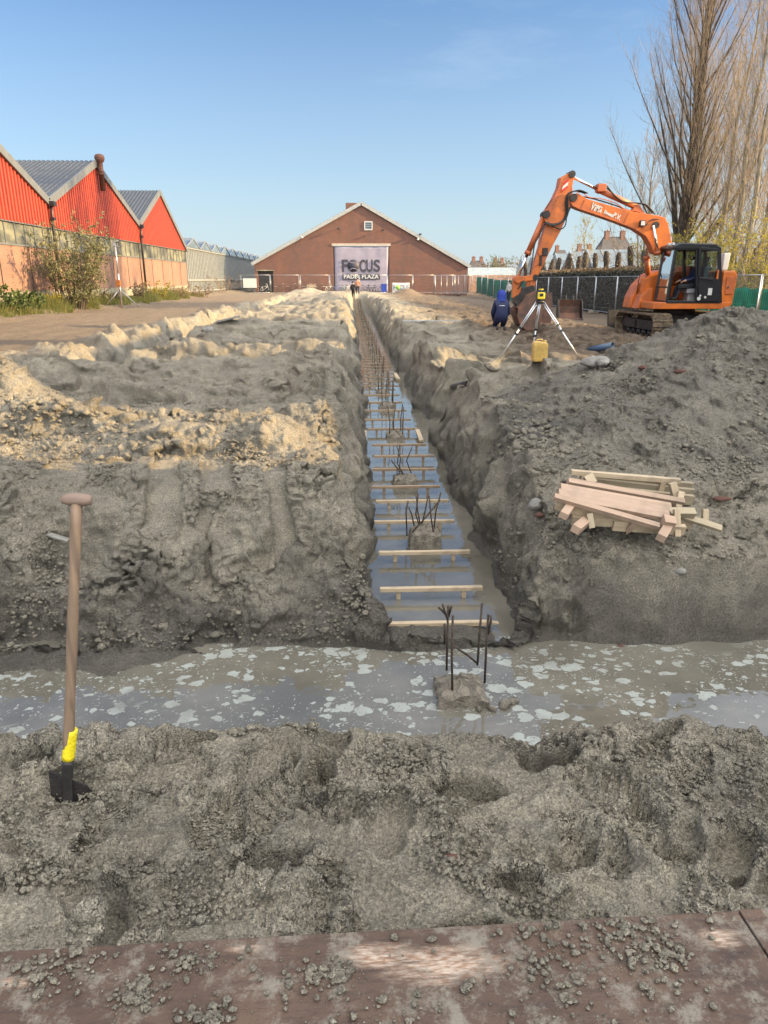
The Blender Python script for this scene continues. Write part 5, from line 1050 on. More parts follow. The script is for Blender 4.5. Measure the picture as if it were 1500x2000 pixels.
# ---------------------------------------------------------------- heap of pine battens on the slope
def H(px, py, Y): p = ony(px, py, Y); return p
def zz(u_, v_): return 1040+u_/3.5714, 880+v_/3.5714
WH = [hit(*q_) for q_ in ((1120, 1000), (1180, 1010), (1230, 1020), (1280, 1020), (1330, 1020), (1370, 1020), (1300, 970))]; print('heap', [tuple(round(c_, 2) for c_ in q_) for q_ in WH]); WSH = .42
def wd(a, b, Y1, Y2, w_, h_, mat, label, stakes=(), up=(0, -.55, .83), **k):
    Y1 -= WSH; Y2 -= WSH
    A_ = ony(*zz(*a), Y1); B_ = ony(*zz(*b), Y2); return plank(A_, B_, w_*.85, h_*.8, M[mat], label, 'pine battens heaped on the sand slope', 'batten' if stakes else 'plank', up, stakes, cat='batten' if stakes else 'plank')
M['pine2'] = wood_mat('pinkish_pine', (.30, .205, .145), (.37, .26, .185), 'X'); M['pine3'] = wood_mat('grey_pine', (.24, .195, .13), (.31, .255, .17), 'X')
wd((270, 150), (1028, 212), 5.62, 5.62, .05, .045, 'pine', 'topmost pale batten at the back of the heap with two short stakes', ((.12, .24, 0), (.85, .27, -.01)), up=(0, -.1, 1))
wd((330, 188), (1105, 262), 5.70, 5.70, .04, .12, 'pine3', 'broad grey board at the back of the heap', up=(0, -.2, 1)); wd((430, 225), (1118, 300), 5.68, 5.66, .04, .10, 'pine3', 'second grey board just below the broad one', up=(0, -.2, 1)); wd((600, 290), (1115, 345), 5.6, 5.6, .04, .10, 'pine3', 'grey board sticking out right below the other two', up=(0, -.2, 1))
wd((240, 228), (1045, 372), 5.42, 5.36, .05, .11, 'pine2', 'long pinkish board with a sawn end, upper one across the heap', up=(0, -.6, .8))
wd((195, 268), (965, 405), 5.34, 5.28, .10, .045, 'pine2', 'middle pinkish board lying flat across the front of the heap'); wd((180, 305), (950, 455), 5.26, 5.20, .10, .045, 'pine2', 'lower pinkish board beside the middle one across the front')
wd((150, 322), (880, 530), 5.20, 5.10, .05, .05, 'pine2', 'slanting batten with a short stake at the front of the heap', ((.78, .14, .0),)); wd((165, 375), (870, 540), 5.24, 5.18, .04, .09, 'pine', 'yellowish board under the slanting batten', up=(0, -.3, 1))
wd((298, 425), (905, 440), 5.30, 5.30, .05, .075, 'pine3', 'grey board deep inside the heap', up=(0, -.3, 1)); wd((272, 482), (640, 500), 5.22, 5.22, .05, .085, 'pine', 'short yellowish board low at the left of the heap', up=(0, -.3, 1)); wd((560, 520), (1060, 552), 5.20, 5.18, .05, .09, 'pine', 'lowest yellowish board at the front right', up=(0, -.3, 1))
wd((950, 432), (1130, 436), 5.26, 5.26, .07, .07, 'pine3', 'short pale block end sticking out right'); wd((1010, 478), (1118, 498), 5.3, 5.3, .05, .14, 'pine', 'square board end at the right of the heap', up=(0, -.3, 1))
wd((1040, 455), (1318, 545), 5.28, 5.22, .06, .035, 'pine3', 'pale batten sliding off the heap to the right', up=(0, -.6, .8)); wd((1206, 408), (1200, 500), 5.3, 5.28, .05, .04, 'pine', 'short upright stake standing right of the heap', up=(0, -1, 0))
wd((1035, 288), (1012, 400), 5.40, 5.34, .055, .045, 'pine', 'upright stake leaning on the right end of the boards', up=(0, -1, .2)); wd((1005, 410), (1010, 600), 5.22, 5.16, .05, .045, 'pine', 'long stake pointing down at the right of the heap', up=(0, -1, .2))
wd((975, 225), (1000, 330), 5.5, 5.48, .06, .06, 'pine', 'chunky stake behind the right end of the boards', up=(0, -1, .2)); wd((385, 175), (420, 235), 5.5, 5.46, .08, .07, 'pine', 'chunky stake behind the left end of the boards', up=(0, -1, .2))
wd((275, 375), (215, 455), 5.24, 5.05, .07, .06, 'pine2', 'stake pointing to the lower left under the heap'); wd((385, 480), (300, 552), 5.2, 5.0, .075, .07, 'pine2', 'thick stake jutting forward at the lower left'); wd((395, 440), (412, 542), 5.16, 5.12, .05, .045, 'pine3', 'short upright stake at the front left', up=(0, -1, .2)); wd((950, 520), (895, 612), 5.16, 5.0, .075, .07, 'pine2', 'thick stake jutting forward at the lower right'); wd((905, 490), (985, 505), 5.14, 5.14, .08, .09, 'pine2', 'reddish block end wedged at the right of the heap')
# ---------------------------------------------------------------- tripod with rotating laser, jerrycan, pipes, bucket, stones
M['alu'] = simple('aluminium_leg', (.70, .73, .76), .3, .7, .08, 12); M['yel'] = simple('yellow_plastic', (.62, .47, .02), .4, 0, .12, 20); M['can'] = simple('cream_yellow_plastic', (.58, .38, .10), .5, 0, .16, 6); M['bluepipe'] = simple('grey_blue_pipe', (.055, .10, .165), .4, 0, .15, 7)
fa, fb_ = hit(975, 706), hit(1127, 694); ht = ony(1055, 590, (fa.y+fb_.y)/2+.15); fc = Vector((1.02*ht.x-.05, ht.y+.55, 0)); fc.z = gz(fc.x, fc.y)
tp = empty('tripod', ht, 'silver aluminium surveying tripod with long splayed legs standing beside the jerrycan', 'tripod')
def tpp(name, m, mat, par=None, bevel=0, root=None): m.v = [tuple(Vector(v)-ht) for v in m.v]; return m.build(name, mat, par or tp, bevel)
for ft, (ox) in ((fa, -.06), (fb_, .06), (fc, 0)):
    tpv = ht+Vector((ox, .03 if ft is fc else 0, 0)); mid_ = tpv.lerp(ft, .56); sx = (ft-tpv).normalized().cross(Vector((0, 1, 0))).normalized()*.018
    m = MB(); m.tube([tpv+sx, mid_+sx*.8], .012, 8); m.tube([tpv-sx, mid_-sx*.8], .012, 8); m.tube([tpv.lerp(ft, .45), ft], [.017, .012], 8); lg = tpp('leg', m, M['alu'])
    m = MB(); m.bar(tpv.lerp(ft, .53), tpv.lerp(ft, .56), .075, .05, (0, 1, 0)); tpp('clamp', m, M['black'], lg); m = MB(); m.bar(tpv.lerp(ft, .43), tpv.lerp(ft, .455), .07, .045, (0, 1, 0)); tpp('clamp', m, M['black'], lg)
m = MB(); m.lathe([(0, -.03), (.05, -.03), (.085, -.01), (.09, .02), (.05, .03), (0, .03)], tuple(ht), 18); tpp('head', m, M['black'])
m = MB(); m.tube([ht+Vector((.01, .1, -.03)), ht+Vector((-.02, .15, -.35))], .012, 6); tpp('crank_column', m, M['zinc'])
lz = ht+Vector((0, 0, .03)); ls = empty('laser_level', lz, 'yellow rotating laser level with black corners mounted on top of the tripod', 'laser level')
def lp(name, m, mat, bevel=0): return m.build(name, mat, ls, bevel)
m = MB(); m.box((0, 0, .09), (.155, .15, .13)); lp('body', m, M['yel'], .022); m = MB(); m.lathe([(0, .0), (.06, .0), (.075, .02), (.07, .03), (0, .03)], (0, 0, 0), 16); lp('base', m, M['black'])
m = MB(); m.lathe([(.03, .155), (.04, .165), (.04, .2), (.03, .205), (0, .205)], (0, 0, 0), 16); lp('rotor', m, M['glass']); m = MB(); m.lathe([(0, .205), (.05, .205), (.05, .222), (0, .222)], (0, 0, 0), 16); lp('rotor_cap', m, M['yel'])
m = MB(); m.box((0, -.078, .11), (.07, .01, .06)); lp('display', m, M['glass_dark'], .003)
for sx in (-1, 1): m = MB(); m.box((sx*.078, 0, .09), (.022, .12, .16)); lp('side_grip', m, M['black'], .008)
jc = hit(1053, 704, 3, 40); jz = empty('jerrycan', (jc.x, jc.y, jc.z-.02), 'cream yellow plastic jerrycan with moulded ribs standing under the tripod', 'jerrycan')
m = MB(); m.prism([(-.13, 0), (.13, 0), (.13, .29), (.11, .335), (.05, .345), (-.07, .36), (-.115, .345), (-.13, .30)], 'y', -.10, .10); m.build('can_body', M['can'], jz, .025)
m = MB()
for k in range(5):
    for sx in (-1, 1): m.box((sx*.066, -.101, .055+k*.055), (.10, .008, .008))
m.box((0, -.101, .17), (.008, .008, .28)); m.build('ribs', M['can'], jz); m = MB(); m.tube([(-.07, 0, .35), (-.06, 0, .385), (.03, 0, .385), (.05, 0, .34)], .013, 8); m.build('grip', M['can'], jz); m = MB(); m.cyl((.085, 0, .33), (.085, 0, .37), .028, 12); m.build('screw_cap', M['can'], jz)
def pipe(a, b, r_, label, mat='bluepipe', name='pipe'):
    a, b = Vector(a), Vector(b); dx = (b-a).normalized(); s1_ = dx.cross(Vector((0, 0, 1))).normalized(); s2_ = s1_.cross(dx); vs = []; n = 20
    for p, rr in ((a, r_), (b, r_), (b, r_*.9), (a, r_*.9)):
        for k in range(n): t = 6.2832*k/n; vs.append(p+(s1_*math.cos(t)+s2_*math.sin(t))*rr-a)
    fs = [(i*n+k, i*n+(k+1) % n, ((i+1) % 4)*n+(k+1) % n, ((i+1) % 4)*n+k) for i in range(4) for k in range(n)]
    o = mesh_obj(name, vs, fs, M[mat], None, True); o.location = a; return tag(o, label, 'pipe')
a = ony(1150, 684, 16.9); b = ony(1197, 675, 16.4); pipe(a, b, .075, 'grey blue plastic pipe lying on the dark soil right of the tripod')
a = hit(884, 764, 3, 40); b = hit(912, 757, 3, 40); pipe((a.x, a.y, a.z+.03), (b.x+.05, b.y+.15, b.z+.03), .052, 'short black pipe end sticking out of the bank left of the tripod', 'black')
def stone(x, y, z, s_, mat, label, seed, sc=(1, .8, .6), cat='stone', name='stone', group=None):
    bm = bmesh.new(); bmesh.ops.create_icosphere(bm, subdivisions=3, radius=1); V0 = np.array([v.co[:] for v in bm.verts]); F0 = np.array([[v.index for v in f.verts] for f in bm.faces]); bm.free()
    n = .28*vn3(V0[:, 0]*1.1+seed, V0[:, 1]*1.1, V0[:, 2]*1.1, seed)+.10*vn3(V0[:, 0]*4, V0[:, 1]*4, V0[:, 2]*4, seed); V1 = V0*(1+n)[:, None]*np.array(sc)*s_
    o = np_mesh(name, V1, F0, mat, None, True); o.location = (x, y, z); return tag(o, label, cat, group)
M['stone'] = simple('grey_stone', (.25, .24, .215), .85, 0, .25, 9, .01); M['brickbit'] = simple('red_brick_bit', (.10, .045, .032), .9, 0, .2, 12, .005)
for (px, py, s_, sc, mt, lab, nm) in ((1163, 716, .13, (1.2, .8, .55), 'stone', 'grey concrete lump lying on the pile crest right of the jerrycan', 'stone'), (1178, 712, .09, (1, .8, .6), 'stone', 'smaller grey lump touching the concrete lump on the pile crest', 'stone'), (1255, 722, .05, (1, .7, .5), 'brickbit', 'brick fragment high on the sand pile', 'brick_fragment'), (1330, 730, .06, (1.2, .5, .4), 'brickbit', 'long brick fragment near the top of the sand pile', 'brick_fragment'), (1330, 1120, .045, (1, .8, .6), 'stone', 'pale stone in the slope below the wood heap', 'stone'), (1053, 1010, .035, (1, .8, .6), 'brickbit', 'small red brick fragment left of the wood heap', 'brick_fragment'), (1212, 1270, .04, (1.3, .8, .5), 'brickbit', 'brown brick fragment at the water edge on the right', 'brick_fragment'), (1046, 992, .07, (1.1, .8, .6), 'stone', 'grey stone in the dark clods left of the wood heap', 'stone'), (408, 648, .14, (1.3, .8, .7), 'stone', 'grey boulder on the dark heap beside the left trench', 'stone'), (252, 826, .11, (1, .9, .85), 'sand', 'large round clod of sand on the sunlit strip', 'clod'), (1406, 980, .05, (1.6, .6, .4), 'brickbit', 'brown brick fragment at the right end of the sliding batten', 'brick_fragment'), (880, 1678, .013, (1.6, .8, .5), 'brickbit', 'dark brown leaf-like brick chip in the trodden sand', 'brick_fragment')):
    h_ = hit(px, py, .9, 60); print(nm, px, py, tuple(h_)); o = stone(h_.x, h_.y, h_.z+s_*.25, s_, M[mt], lab, int(px), sc, 'clod' if nm == 'clod' else ('brick' if 'brick' in nm else 'stone'), nm)
    if mt == 'sand':
        for a_ in ('wet', 'brown', 'dark'): o.data.attributes.new(a_, 'FLOAT', 'POINT')
pl_ = hit(118, 1058, .9, 20); o = plank((pl_.x-.075, pl_.y-.02, pl_.z+.045), (pl_.x+.075, pl_.y-.03, pl_.z-.005), .06, .012, M['stone'], 'thin pale slab of dried clay lying on the left bank behind the spade', None, 'clay_chip', cat='clay chip')
pl_ = hit(447, 632, .9, 60); o = plank((pl_.x-.4, pl_.y, pl_.z+.05), (pl_.x+.35, pl_.y+.1, pl_.z+.22), .35, .05, M['stone'], 'tilted pale board lying on the dark heap beside the left trench', None, 'board', cat='board')
pl_ = hit(848, 636, .9, 60); o = plank((pl_.x-1.0, pl_.y, pl_.z+.12), (pl_.x+1.2, pl_.y+.2, pl_.z+.12), .05, .03, M['zinc'], 'thin metal strip lying across the sand left of the kneeling worker', None, 'metal_strip', cat='strip')
# spare bucket by the fence
h_ = hit(1124, 622, 5, 90); Yb = min(h_.y, 33.); g_ = gz((1124-691)*.000679*Yb, Yb); bx0 = (1124-691)*.000679*Yb
sb_ = empty('excavator_bucket', (bx0, Yb, g_), 'spare wide digging bucket standing open in front of the dark fence', 'bucket', rz=-.1); m = MB()
prof = [(-.30, .0), (.30, 0.0), (.52, .25), (.50, .60), (.36, .86), (.30, .86), (.42, .58), (.44, .28), (.26, .05), (-.30, .05)]
m.prism(prof, 'x', -.50, .50); m.build('shell', M['rusty'], sb_, .004)
for sx in (-1, 1): m = MB(); m.prism([(-.34, 0), (.30, 0), (.52, .25), (.50, .60), (.34, .88), (.10, .84)], 'x', sx*.52-.02, sx*.52+.02); m.build('side_plate', M['dsteel'], sb_, .004)
m = MB(); m.box((0, -.36, .015), (1.1, .14, .03)); m.build('cutting_edge', M['dsteel'], sb_)
for sx in (-.16, .16): m = MB(); m.prism([(.2, .84), (.5, .84), (.42, 1.04), (.3, 1.04)], 'x', sx-.02, sx+.02); m.build('lug', M['dsteel'], sb_)
# ---------------------------------------------------------------- mesh site fences
M['wire'] = simple('fence_wire', (.26, .27, .28), .5, .3, .1, 20)
def wire_alpha():
    return M['wire']
_pan = {}
def fence_panel(a, b, zt, label, group, h=2.0, dens=.13):
    a = Vector(a); b = Vector(b); L = (b-a).length; key = (round(L, 1), h, dens); ang_ = math.atan2((b-a).y, (b-a).x)
    o = empty('fence_panel', a, label, 'fence panel', group, ang_); o.rotation_euler = (0, -math.atan2(b.z-a.z, math.hypot(b.x-a.x, b.y-a.y)), ang_)
    if key not in _pan:
        m = MB(); m.tube([(.04, 0, 0), (.04, 0, h)], .021, 6); m.tube([(L-.06, 0, 0), (L-.06, 0, h)], .021, 6); m.tube([(0.04, 0, h-.02), (L-.06, 0, h-.02)], .018, 6); m.tube([(0.04, 0, .12), (L-.06, 0, .12)], .018, 6)
        f1_ = m.build('frame', M['zinc'], o); m = MB(); n = int(L/dens)
        for k in range(1, n): m.box((k*L/n, 0, h/2), (.004, .004, h-.15))
        for z in (.35, 1.0, 1.65): m.box((L/2, .005, z), (L-.1, .004, .004))
        f2_ = m.build('wire_mesh', M['wire'], o); m = MB(); m.prism([(-.3, -.0), (.3, .0), (.3, .11), (-.3, .11)], 'x', -.10, .10); f3_ = m.build('foot_block', M['concrete'], o); _pan[key] = (f1_, f2_, f3_)
    else:
        for q in _pan[key]: c_ = q.copy(); COL.objects.link(c_); c_.parent = o
    return o
def ORDN(i): return ORD[i] if i < len(ORD) else '%dth' % (i+1)
YF = 84.6; px_ = [472, 529, 587, 644, 702, 757, 807, 850, 890]; xsF = [(p-690.5)*.000679*YF for p in px_]+[13.5]
for i in range(len(xsF)-1):
    where = 'in front of the brick building' if i > 0 else 'at the left corner of the brick building'
    fence_panel((xsF[i], YF-.02*(i % 2), -.05), (xsF[i+1], YF-.02*(i % 2), -.05), 0, '%s mesh fence panel from the left %s' % (ORD[i], where), 'mesh fence panels before the brick building')
FX = 13.9; yv = YF; i = 0; FPOS = []
def fgz(y): return -.05-.33*float(ss(84, 70, y))
while yv > 24:
    y2 = yv-3.5; fence_panel((FX, yv, fgz(yv)), (FX, y2, fgz(y2)), 0, '%s mesh fence panel from the brick building along the right side' % ORDN(i), 'mesh fence panels along the right side'); FPOS.append((yv, y2)); yv = y2; i += 1
def net_mat(name, c, a=.9):
    N = NT(name); n = N.noise(2.2, 4, .6); col = N.mix(N.ramp(n, [(.35, 0.), (.65, 1.)]), tuple(v*.6 for v in c), c); tr = N.n('ShaderNodeBsdfTransparent'); mx = N.n('ShaderNodeMixShader'); mx.inputs[0].default_value = a
    tl = N.n('ShaderNodeBsdfTranslucent'); N.link(col, tl.inputs[0]); m2 = N.n('ShaderNodeMixShader'); m2.inputs[0].default_value = .4; N.link(N.b.outputs[0], m2.inputs[1]); N.link(tl.outputs[0], m2.inputs[2]); N.link(tr.outputs[0], mx.inputs[1]); N.link(m2.outputs[0], mx.inputs[2]); N.link(mx.outputs[0], N.t.nodes['Material Output'].inputs[0]); return N.out(col, .7)
M['net'] = net_mat('green_netting', (.012, .21, .155)); M['netd'] = net_mat('dark_netting', (.045, .05, .046), .55)
def netting(y0, y1, mat, lab, seed, ztop=1.78):
    nx, nz = 16, 8; vs = []; fs = []; g_ = fgz((y0+y1)/2)
    for j in range(nz+1):
        for i_ in range(nx+1): u_ = i_/nx; v_ = j/nz; vs.append((.05+.05*float(gn(np.array([u_*4.+seed]), np.array([v_*2]), 3)[0]), -(y0-y1)*u_, .05+v_*(ztop-.08*abs(math.sin(u_*9+seed))*v_)))
    for j in range(nz):
        for i_ in range(nx): a = j*(nx+1)+i_; fs.append((a, a+1, a+nx+2, a+nx+1))
    o = mesh_obj('netting', vs, fs, mat, None, True); o.location = (FX, y0, g_); sm_ = o.modifiers.new('thickness', 'SOLIDIFY'); sm_.thickness = .006; return tag(o, lab, 'netting', 'netting sheets tied to the right fence')
for k, (a, b) in enumerate(FPOS):
    if a > 61: netting(a-.05, b+.05, M['net'], 'green netting on the %s fence panel from the brick building' % ORDN(k), k)
    elif a < 34: netting(a-.05, b+.05, M['net'], 'green netting behind the excavator, on the %s fence panel along the right side' % ORDN(k), k, 1.55)
# ---------------------------------------------------------------- clipped ivy hedge, pollards, shrubs, trees
def leaf_mat(name, c1, c2, tr=.35):
    N = NT(name); oi = N.n('ShaderNodeNewGeometry'); col = N.mix(oi.outputs['Random Per Island'], c1, c2); tl = N.n('ShaderNodeBsdfTranslucent'); N.link(col, tl.inputs[0]); mx = N.n('ShaderNodeMixShader'); mx.inputs[0].default_value = tr
    N.link(N.b.outputs[0], mx.inputs[1]); N.link(tl.outputs[0], mx.inputs[2]); N.link(mx.outputs[0], N.t.nodes['Material Output'].inputs[0]); return N.out(col, .7)
M['ivy'] = leaf_mat('dark_ivy_leaf', (.030, .036, .026), (.085, .085, .06), .1); M['leafy'] = leaf_mat('yellow_green_leaf', (.14, .15, .02), (.42, .34, .035), .5); M['leafg'] = leaf_mat('buddleia_leaf', (.08, .095, .04), (.22, .20, .09), .3); M['grassl'] = leaf_mat('grass_blade', (.07, .11, .02), (.30, .26, .08), .3); M['brownl'] = leaf_mat('bare_brown_twig_leaf', (.10, .07, .04), (.25, .18, .10), .2); M['leafd'] = leaf_mat('dark_weed_leaf', (.03, .06, .015), (.12, .16, .04), .3)
M['bark'] = simple('dark_bark', (.075, .060, .045), .95, 0, .3, 5, .01); M['twig'] = simple('grey_brown_twig', (.33, .265, .20), .9, 0, .3, 3, 0, (.19, .155, .12)); M['palebark'] = simple('pale_bark', (.24, .21, .15), .9, 0, .3, 4, .006, (.12, .11, .07))
def leaves(name, P_, size, mat, parent=None, seed=1, asp=.5, org=(0, 0, 0), droop=0.):
    r_ = np.random.default_rng(seed); n = len(P_); a = r_.normal(size=(n, 3)); a[:, 2] -= droop; a /= np.linalg.norm(a, axis=1, keepdims=True); b = np.cross(a, r_.normal(size=(n, 3))); b /= np.linalg.norm(b, axis=1, keepdims=True)+1e-9
    s_ = (size*r_.uniform(.6, 1.4, n))[:, None]; P_ = P_-np.array(org)
    V_ = np.stack([P_-a*s_, P_+b*s_*asp, P_+a*s_, P_-b*s_*asp], 1).reshape(-1, 3); F_ = np.arange(4*n).reshape(-1, 4); return np_mesh(name, V_, F_, mat, parent, False)
def tubes(name, B_, mat, parent=None, sides=4, org=(0, 0, 0)):
    """B_: list of (points (k,3), radii (k))"""
    Vs = []; Fs = []; base = 0; org = np.array(org)
    for P_, r_ in B_:
        P_ = np.asarray(P_, float)-org; k = len(P_); t = np.gradient(P_, axis=0); t /= np.linalg.norm(t, axis=1, keepdims=True)+1e-9; rf = np.array([1., 0, 0]) if abs(t[0, 0]) < .8 else np.array([0, 1., 0]); u_ = np.cross(t, rf); u_ /= np.linalg.norm(u_, axis=1, keepdims=True)+1e-9; v_ = np.cross(t, u_); r_ = np.asarray(r_)[:, None, None]
        an = np.arange(sides)*2*math.pi/sides; ring = P_[:, None, :]+r_*(u_[:, None, :]*np.cos(an)[None, :, None]+v_[:, None, :]*np.sin(an)[None, :, None]); Vs.append(ring.reshape(-1, 3))
        i_, j = np.meshgrid(np.arange(k-1), np.arange(sides), indexing='ij'); q = base+i_*sides+j; q2 = base+i_*sides+(j+1) % sides; Fs.append(np.stack([q, q2, q2+sides, q+sides], -1).reshape(-1, 4)); base += k*sides
    return np_mesh(name, np.concatenate(Vs), np.concatenate(Fs), mat, parent, True)
def branch(rg, p0, d0_, L, up, n=6, wob=.06):
    P_ = [np.array(p0, float)]; d_ = np.array(d0_, float); d_ /= np.linalg.norm(d_)
    for k in range(n):
        d_ = d_+np.array([0, 0, up])/n+rg.normal(0, wob, 3); d_ /= np.linalg.norm(d_); P_.append(P_[-1]+d_*L/n)
    return np.array(P_), d_
def poplar(x, y, z0, H_, r0, lab, seed, limbs=46, spread=.34, twigs=9, base=1.5, mat='bark', tm='twig', lean=(0, 0), leafn=0, group='tall bare trees behind the fence', fork=None, tw=(.008, .003), lmax=.45):
    rg = np.random.default_rng(seed); o = empty('poplar_tree', (x, y, z0), lab, 'tree', group); org = (0, 0, 0); nT = 14
    T = np.array([[lean[0]*(k/nT)**1.3*H_+.12*math.sin(k*1.1+seed)*k/nT, lean[1]*k/nT*H_+.1*math.cos(k*.9), H_*k/nT] for k in range(nT+1)]); TR = r0*(1-np.linspace(0, 1, nT+1)*.93)**.9
    TR[0] *= 1.3; big = [(T, TR)]
    def at(t): i_ = min(int(t*nT), nT-1); f_ = t*nT-i_; return T[i_]*(1-f_)+T[i_+1]*f_, TR[i_]
    tw_ = []; tips = []
    def limb(p, dd, L, r_):
        P_, de = branch(rg, p, dd, L, 1.0, 8, .05); big.append((P_, r_*(1-np.linspace(0, 1, 9)*.9)))
        m_ = int(twigs*(.5+L/4)); 
        for k in range(m_):
            t = rg.uniform(.12, .98)*8; i_ = int(t); q = P_[i_]+(P_[min(i_+1, 8)]-P_[i_])*(t-i_); di = P_[min(i_+1, 8)]-P_[i_]; di = di/np.linalg.norm(di); dv = di+rg.normal(0, .38, 3); Lt = rg.uniform(.5, 1.5)*min(1.3, .35+L*.22)
            Q_, _ = branch(rg, q, dv, Lt, .9, 4, .09); tw_.append((Q_, tw[0]*(1-np.linspace(0, 1, 5)*.6)))
            tips.append(Q_[-1]); tips.append(Q_[3])
            for _k in range(2):
                Q2, _ = branch(rg, Q_[rg.integers(1, 4)], dv+rg.normal(0, .5, 3), Lt*.5, .9, 3, .1); tw_.append((Q2, tw[1]*(1+0*np.linspace(0, 1, 4)))); tips.append(Q2[-1])
    for k in range(limbs):
        t = (k+rg.uniform(0, 1))/limbs; zt = base/H_+(1-base/H_)*t; p, rr = at(min(zt, .97)); az = k*2.4+rg.uniform(-.4, .4); out_ = spread*(1.25-.55*t)*rg.uniform(.7, 1.35); dd = (math.cos(az)*out_*2.2, math.sin(az)*out_*2.2, 1.0); L = H_*lmax*(1-.62*t)*rg.uniform(.55, 1.1); limb(p, dd, L, max(.018, rr*rg.uniform(.10, .22)))
    if fork:
        for (t, dd, L, r_) in fork: p, rr = at(t); limb(p, dd, L, r_)
    tubes('trunk', [big[0]], M[mat], o, 10); tubes('limbs', big[1:], M[mat if mat == 'bark' else tm], o, 5); tubes('twigs', tw_, M[tm], o, 3)
    if leafn: tp_ = np.array(tips); ix = rg.integers(0, len(tp_), leafn); leaves('leaves', tp_[ix]+rg.normal(0, .05, (leafn, 3)), .045, M['leafy'], o, seed)
    return o
def px2x(px, Y): return (px-691)*.000679*Y
Yp = 42.; poplar(px2x(1336, Yp), Yp, -.4, 23, .46, 'tall thick poplar with a dark forked trunk rising just behind the excavator cab', 2, 130, .29, 20, 2.6, fork=[(.10, (1.0, -.1, 1.05), 9, .24), (.13, (-.5, .2, 1.3), 8, .15), (.17, (.45, .3, 1.5), 9, .16)], tw=(.008, .0038), lmax=.36)
Yp = 45.; poplar(px2x(1262, Yp), Yp, -.4, 9.5, .10, 'slender multi-stemmed young poplar left of the thick poplar', 12, 26, .42, 12, 1.2, 'palebark', lmax=.5, tw=(.009, .005), fork=[(.1, (-.4, 0, 1.2), 6, .07), (.15, (.2, .2, 1.3), 6, .07)])
for (px, Yp, H_, r0, lab, sd, ln) in ((1405, 40, 17, .16, 'pale slim poplar standing right of the thick poplar', 21, (.035, 0)), (1438, 37, 16, .17, 'pale straight trunk, third tree from the right edge', 22, (.012, 0)), (1462, 36, 18, .15, 'pale leaning trunk, second from the right edge', 23, (.03, 0)), (1490, 38, 17, .14, 'pale trunk at the right edge of the trees', 24, (.04, 0)), (1380, 46, 13, .11, 'thin tree half hidden between the thick poplar and the pale trunks', 25, (.05, 0)), (1530, 37, 18, .16, 'pale trunk just beyond the right edge', 26, (.0, 0))):
    poplar(px2x(px, Yp), Yp, -.4, H_, r0, lab, sd, 46, .27, 13, 1.5, 'palebark', 'twig', ln, 500, lmax=.36, tw=(.008, .004))
def shrub(x, y, z0, w_, h_, n, size, lm, lab, seed, name='shrub', stems=14, sm='twig', asp=.45, group=None, hollow=.3, droop=0.):
    rg = np.random.default_rng(seed); o = empty(name, (x, y, z0), lab, 'shrub', group); B_ = []; P_ = []
    for k in range(stems):
        a_ = rg.uniform(0, 6.28); sp_ = rg.uniform(.1, 1)*w_/2/h_; Q_, _ = branch(rg, (math.cos(a_)*.08*w_, math.sin(a_)*.08*w_, 0), (math.cos(a_)*sp_*1.3, math.sin(a_)*sp_*1.3, 1), h_*rg.uniform(.7, 1.1), .1, 7, .07); B_.append((Q_, .018*(1-np.linspace(0, 1, 8)*.8)*max(.6, h_/3)))
        for j in range(7):
            i_ = rg.integers(2, 8); Q2, _ = branch(rg, Q_[i_], rg.normal(0, 1, 3)+(math.cos(a_)*.8, math.sin(a_)*.8, .7), h_*rg.uniform(.12, .32), .0, 4, .15); B_.append((Q2, .006*(1-np.linspace(0, 1, 5)*.6)*max(.7, h_/3))); P_ += [Q2[i2]+rg.normal(0, .05*h_/3, (max(1, n//(stems*28)), 3)) for i2 in range(1, 5)]
    tubes('stems', B_, M[sm], o, 4); leaves('leaves', np.concatenate(P_), size, M[lm], o, seed, asp, droop=droop); return o
for k, (px, Yp, w_, h_, lm) in enumerate(((1300, 40, 3., 3.6, 'leafy'), (1345, 39, 3.2, 4.3, 'leafy'), (1385, 38, 3., 4.6, 'leafy'), (1430, 35, 3.2, 4.2, 'leafy'), (1475, 33, 3., 3.9, 'leafy'), (1510, 32, 3., 4.3, 'leafy'), (1360, 44, 5, 6.4, 'brownl'), (1450, 42, 5, 7., 'brownl'), (1240, 62, 5.0, 5.2, 'brownl'), (1205, 66, 4.6, 4.4, 'brownl'))):
    lab = ['yellow leaved shrub directly behind the boom foot', 'yellow green shrub behind the excavator cab', 'tall yellow shrub right of the cab', 'yellow green shrub under the pale trunks', 'yellow shrub near the right edge', 'yellow shrub cut by the right edge', 'brown half bare thicket behind the thick poplar', 'brown thicket behind the pale trunks', 'brown bare shrub in front of the steep roof', 'lower brown shrub left of the steep roof'][k]
    shrub(px2x(px, Yp), Yp, -.4, w_, h_, 2600 if lm == 'leafy' else 2400, .055 if lm == 'leafy' else .045, lm, lab, 70+k, stems=16)
# small young tree with sparse leaves above the fence
Yp = 60; o = poplar(px2x(1143, Yp), Yp, -.3, 6.3, .06, 'small young tree with sparse pale green leaves above the dark fence', 31, 20, .5, 6, 2.2, 'palebark', 'twig', (0, 0), 900, None, lmax=.32)
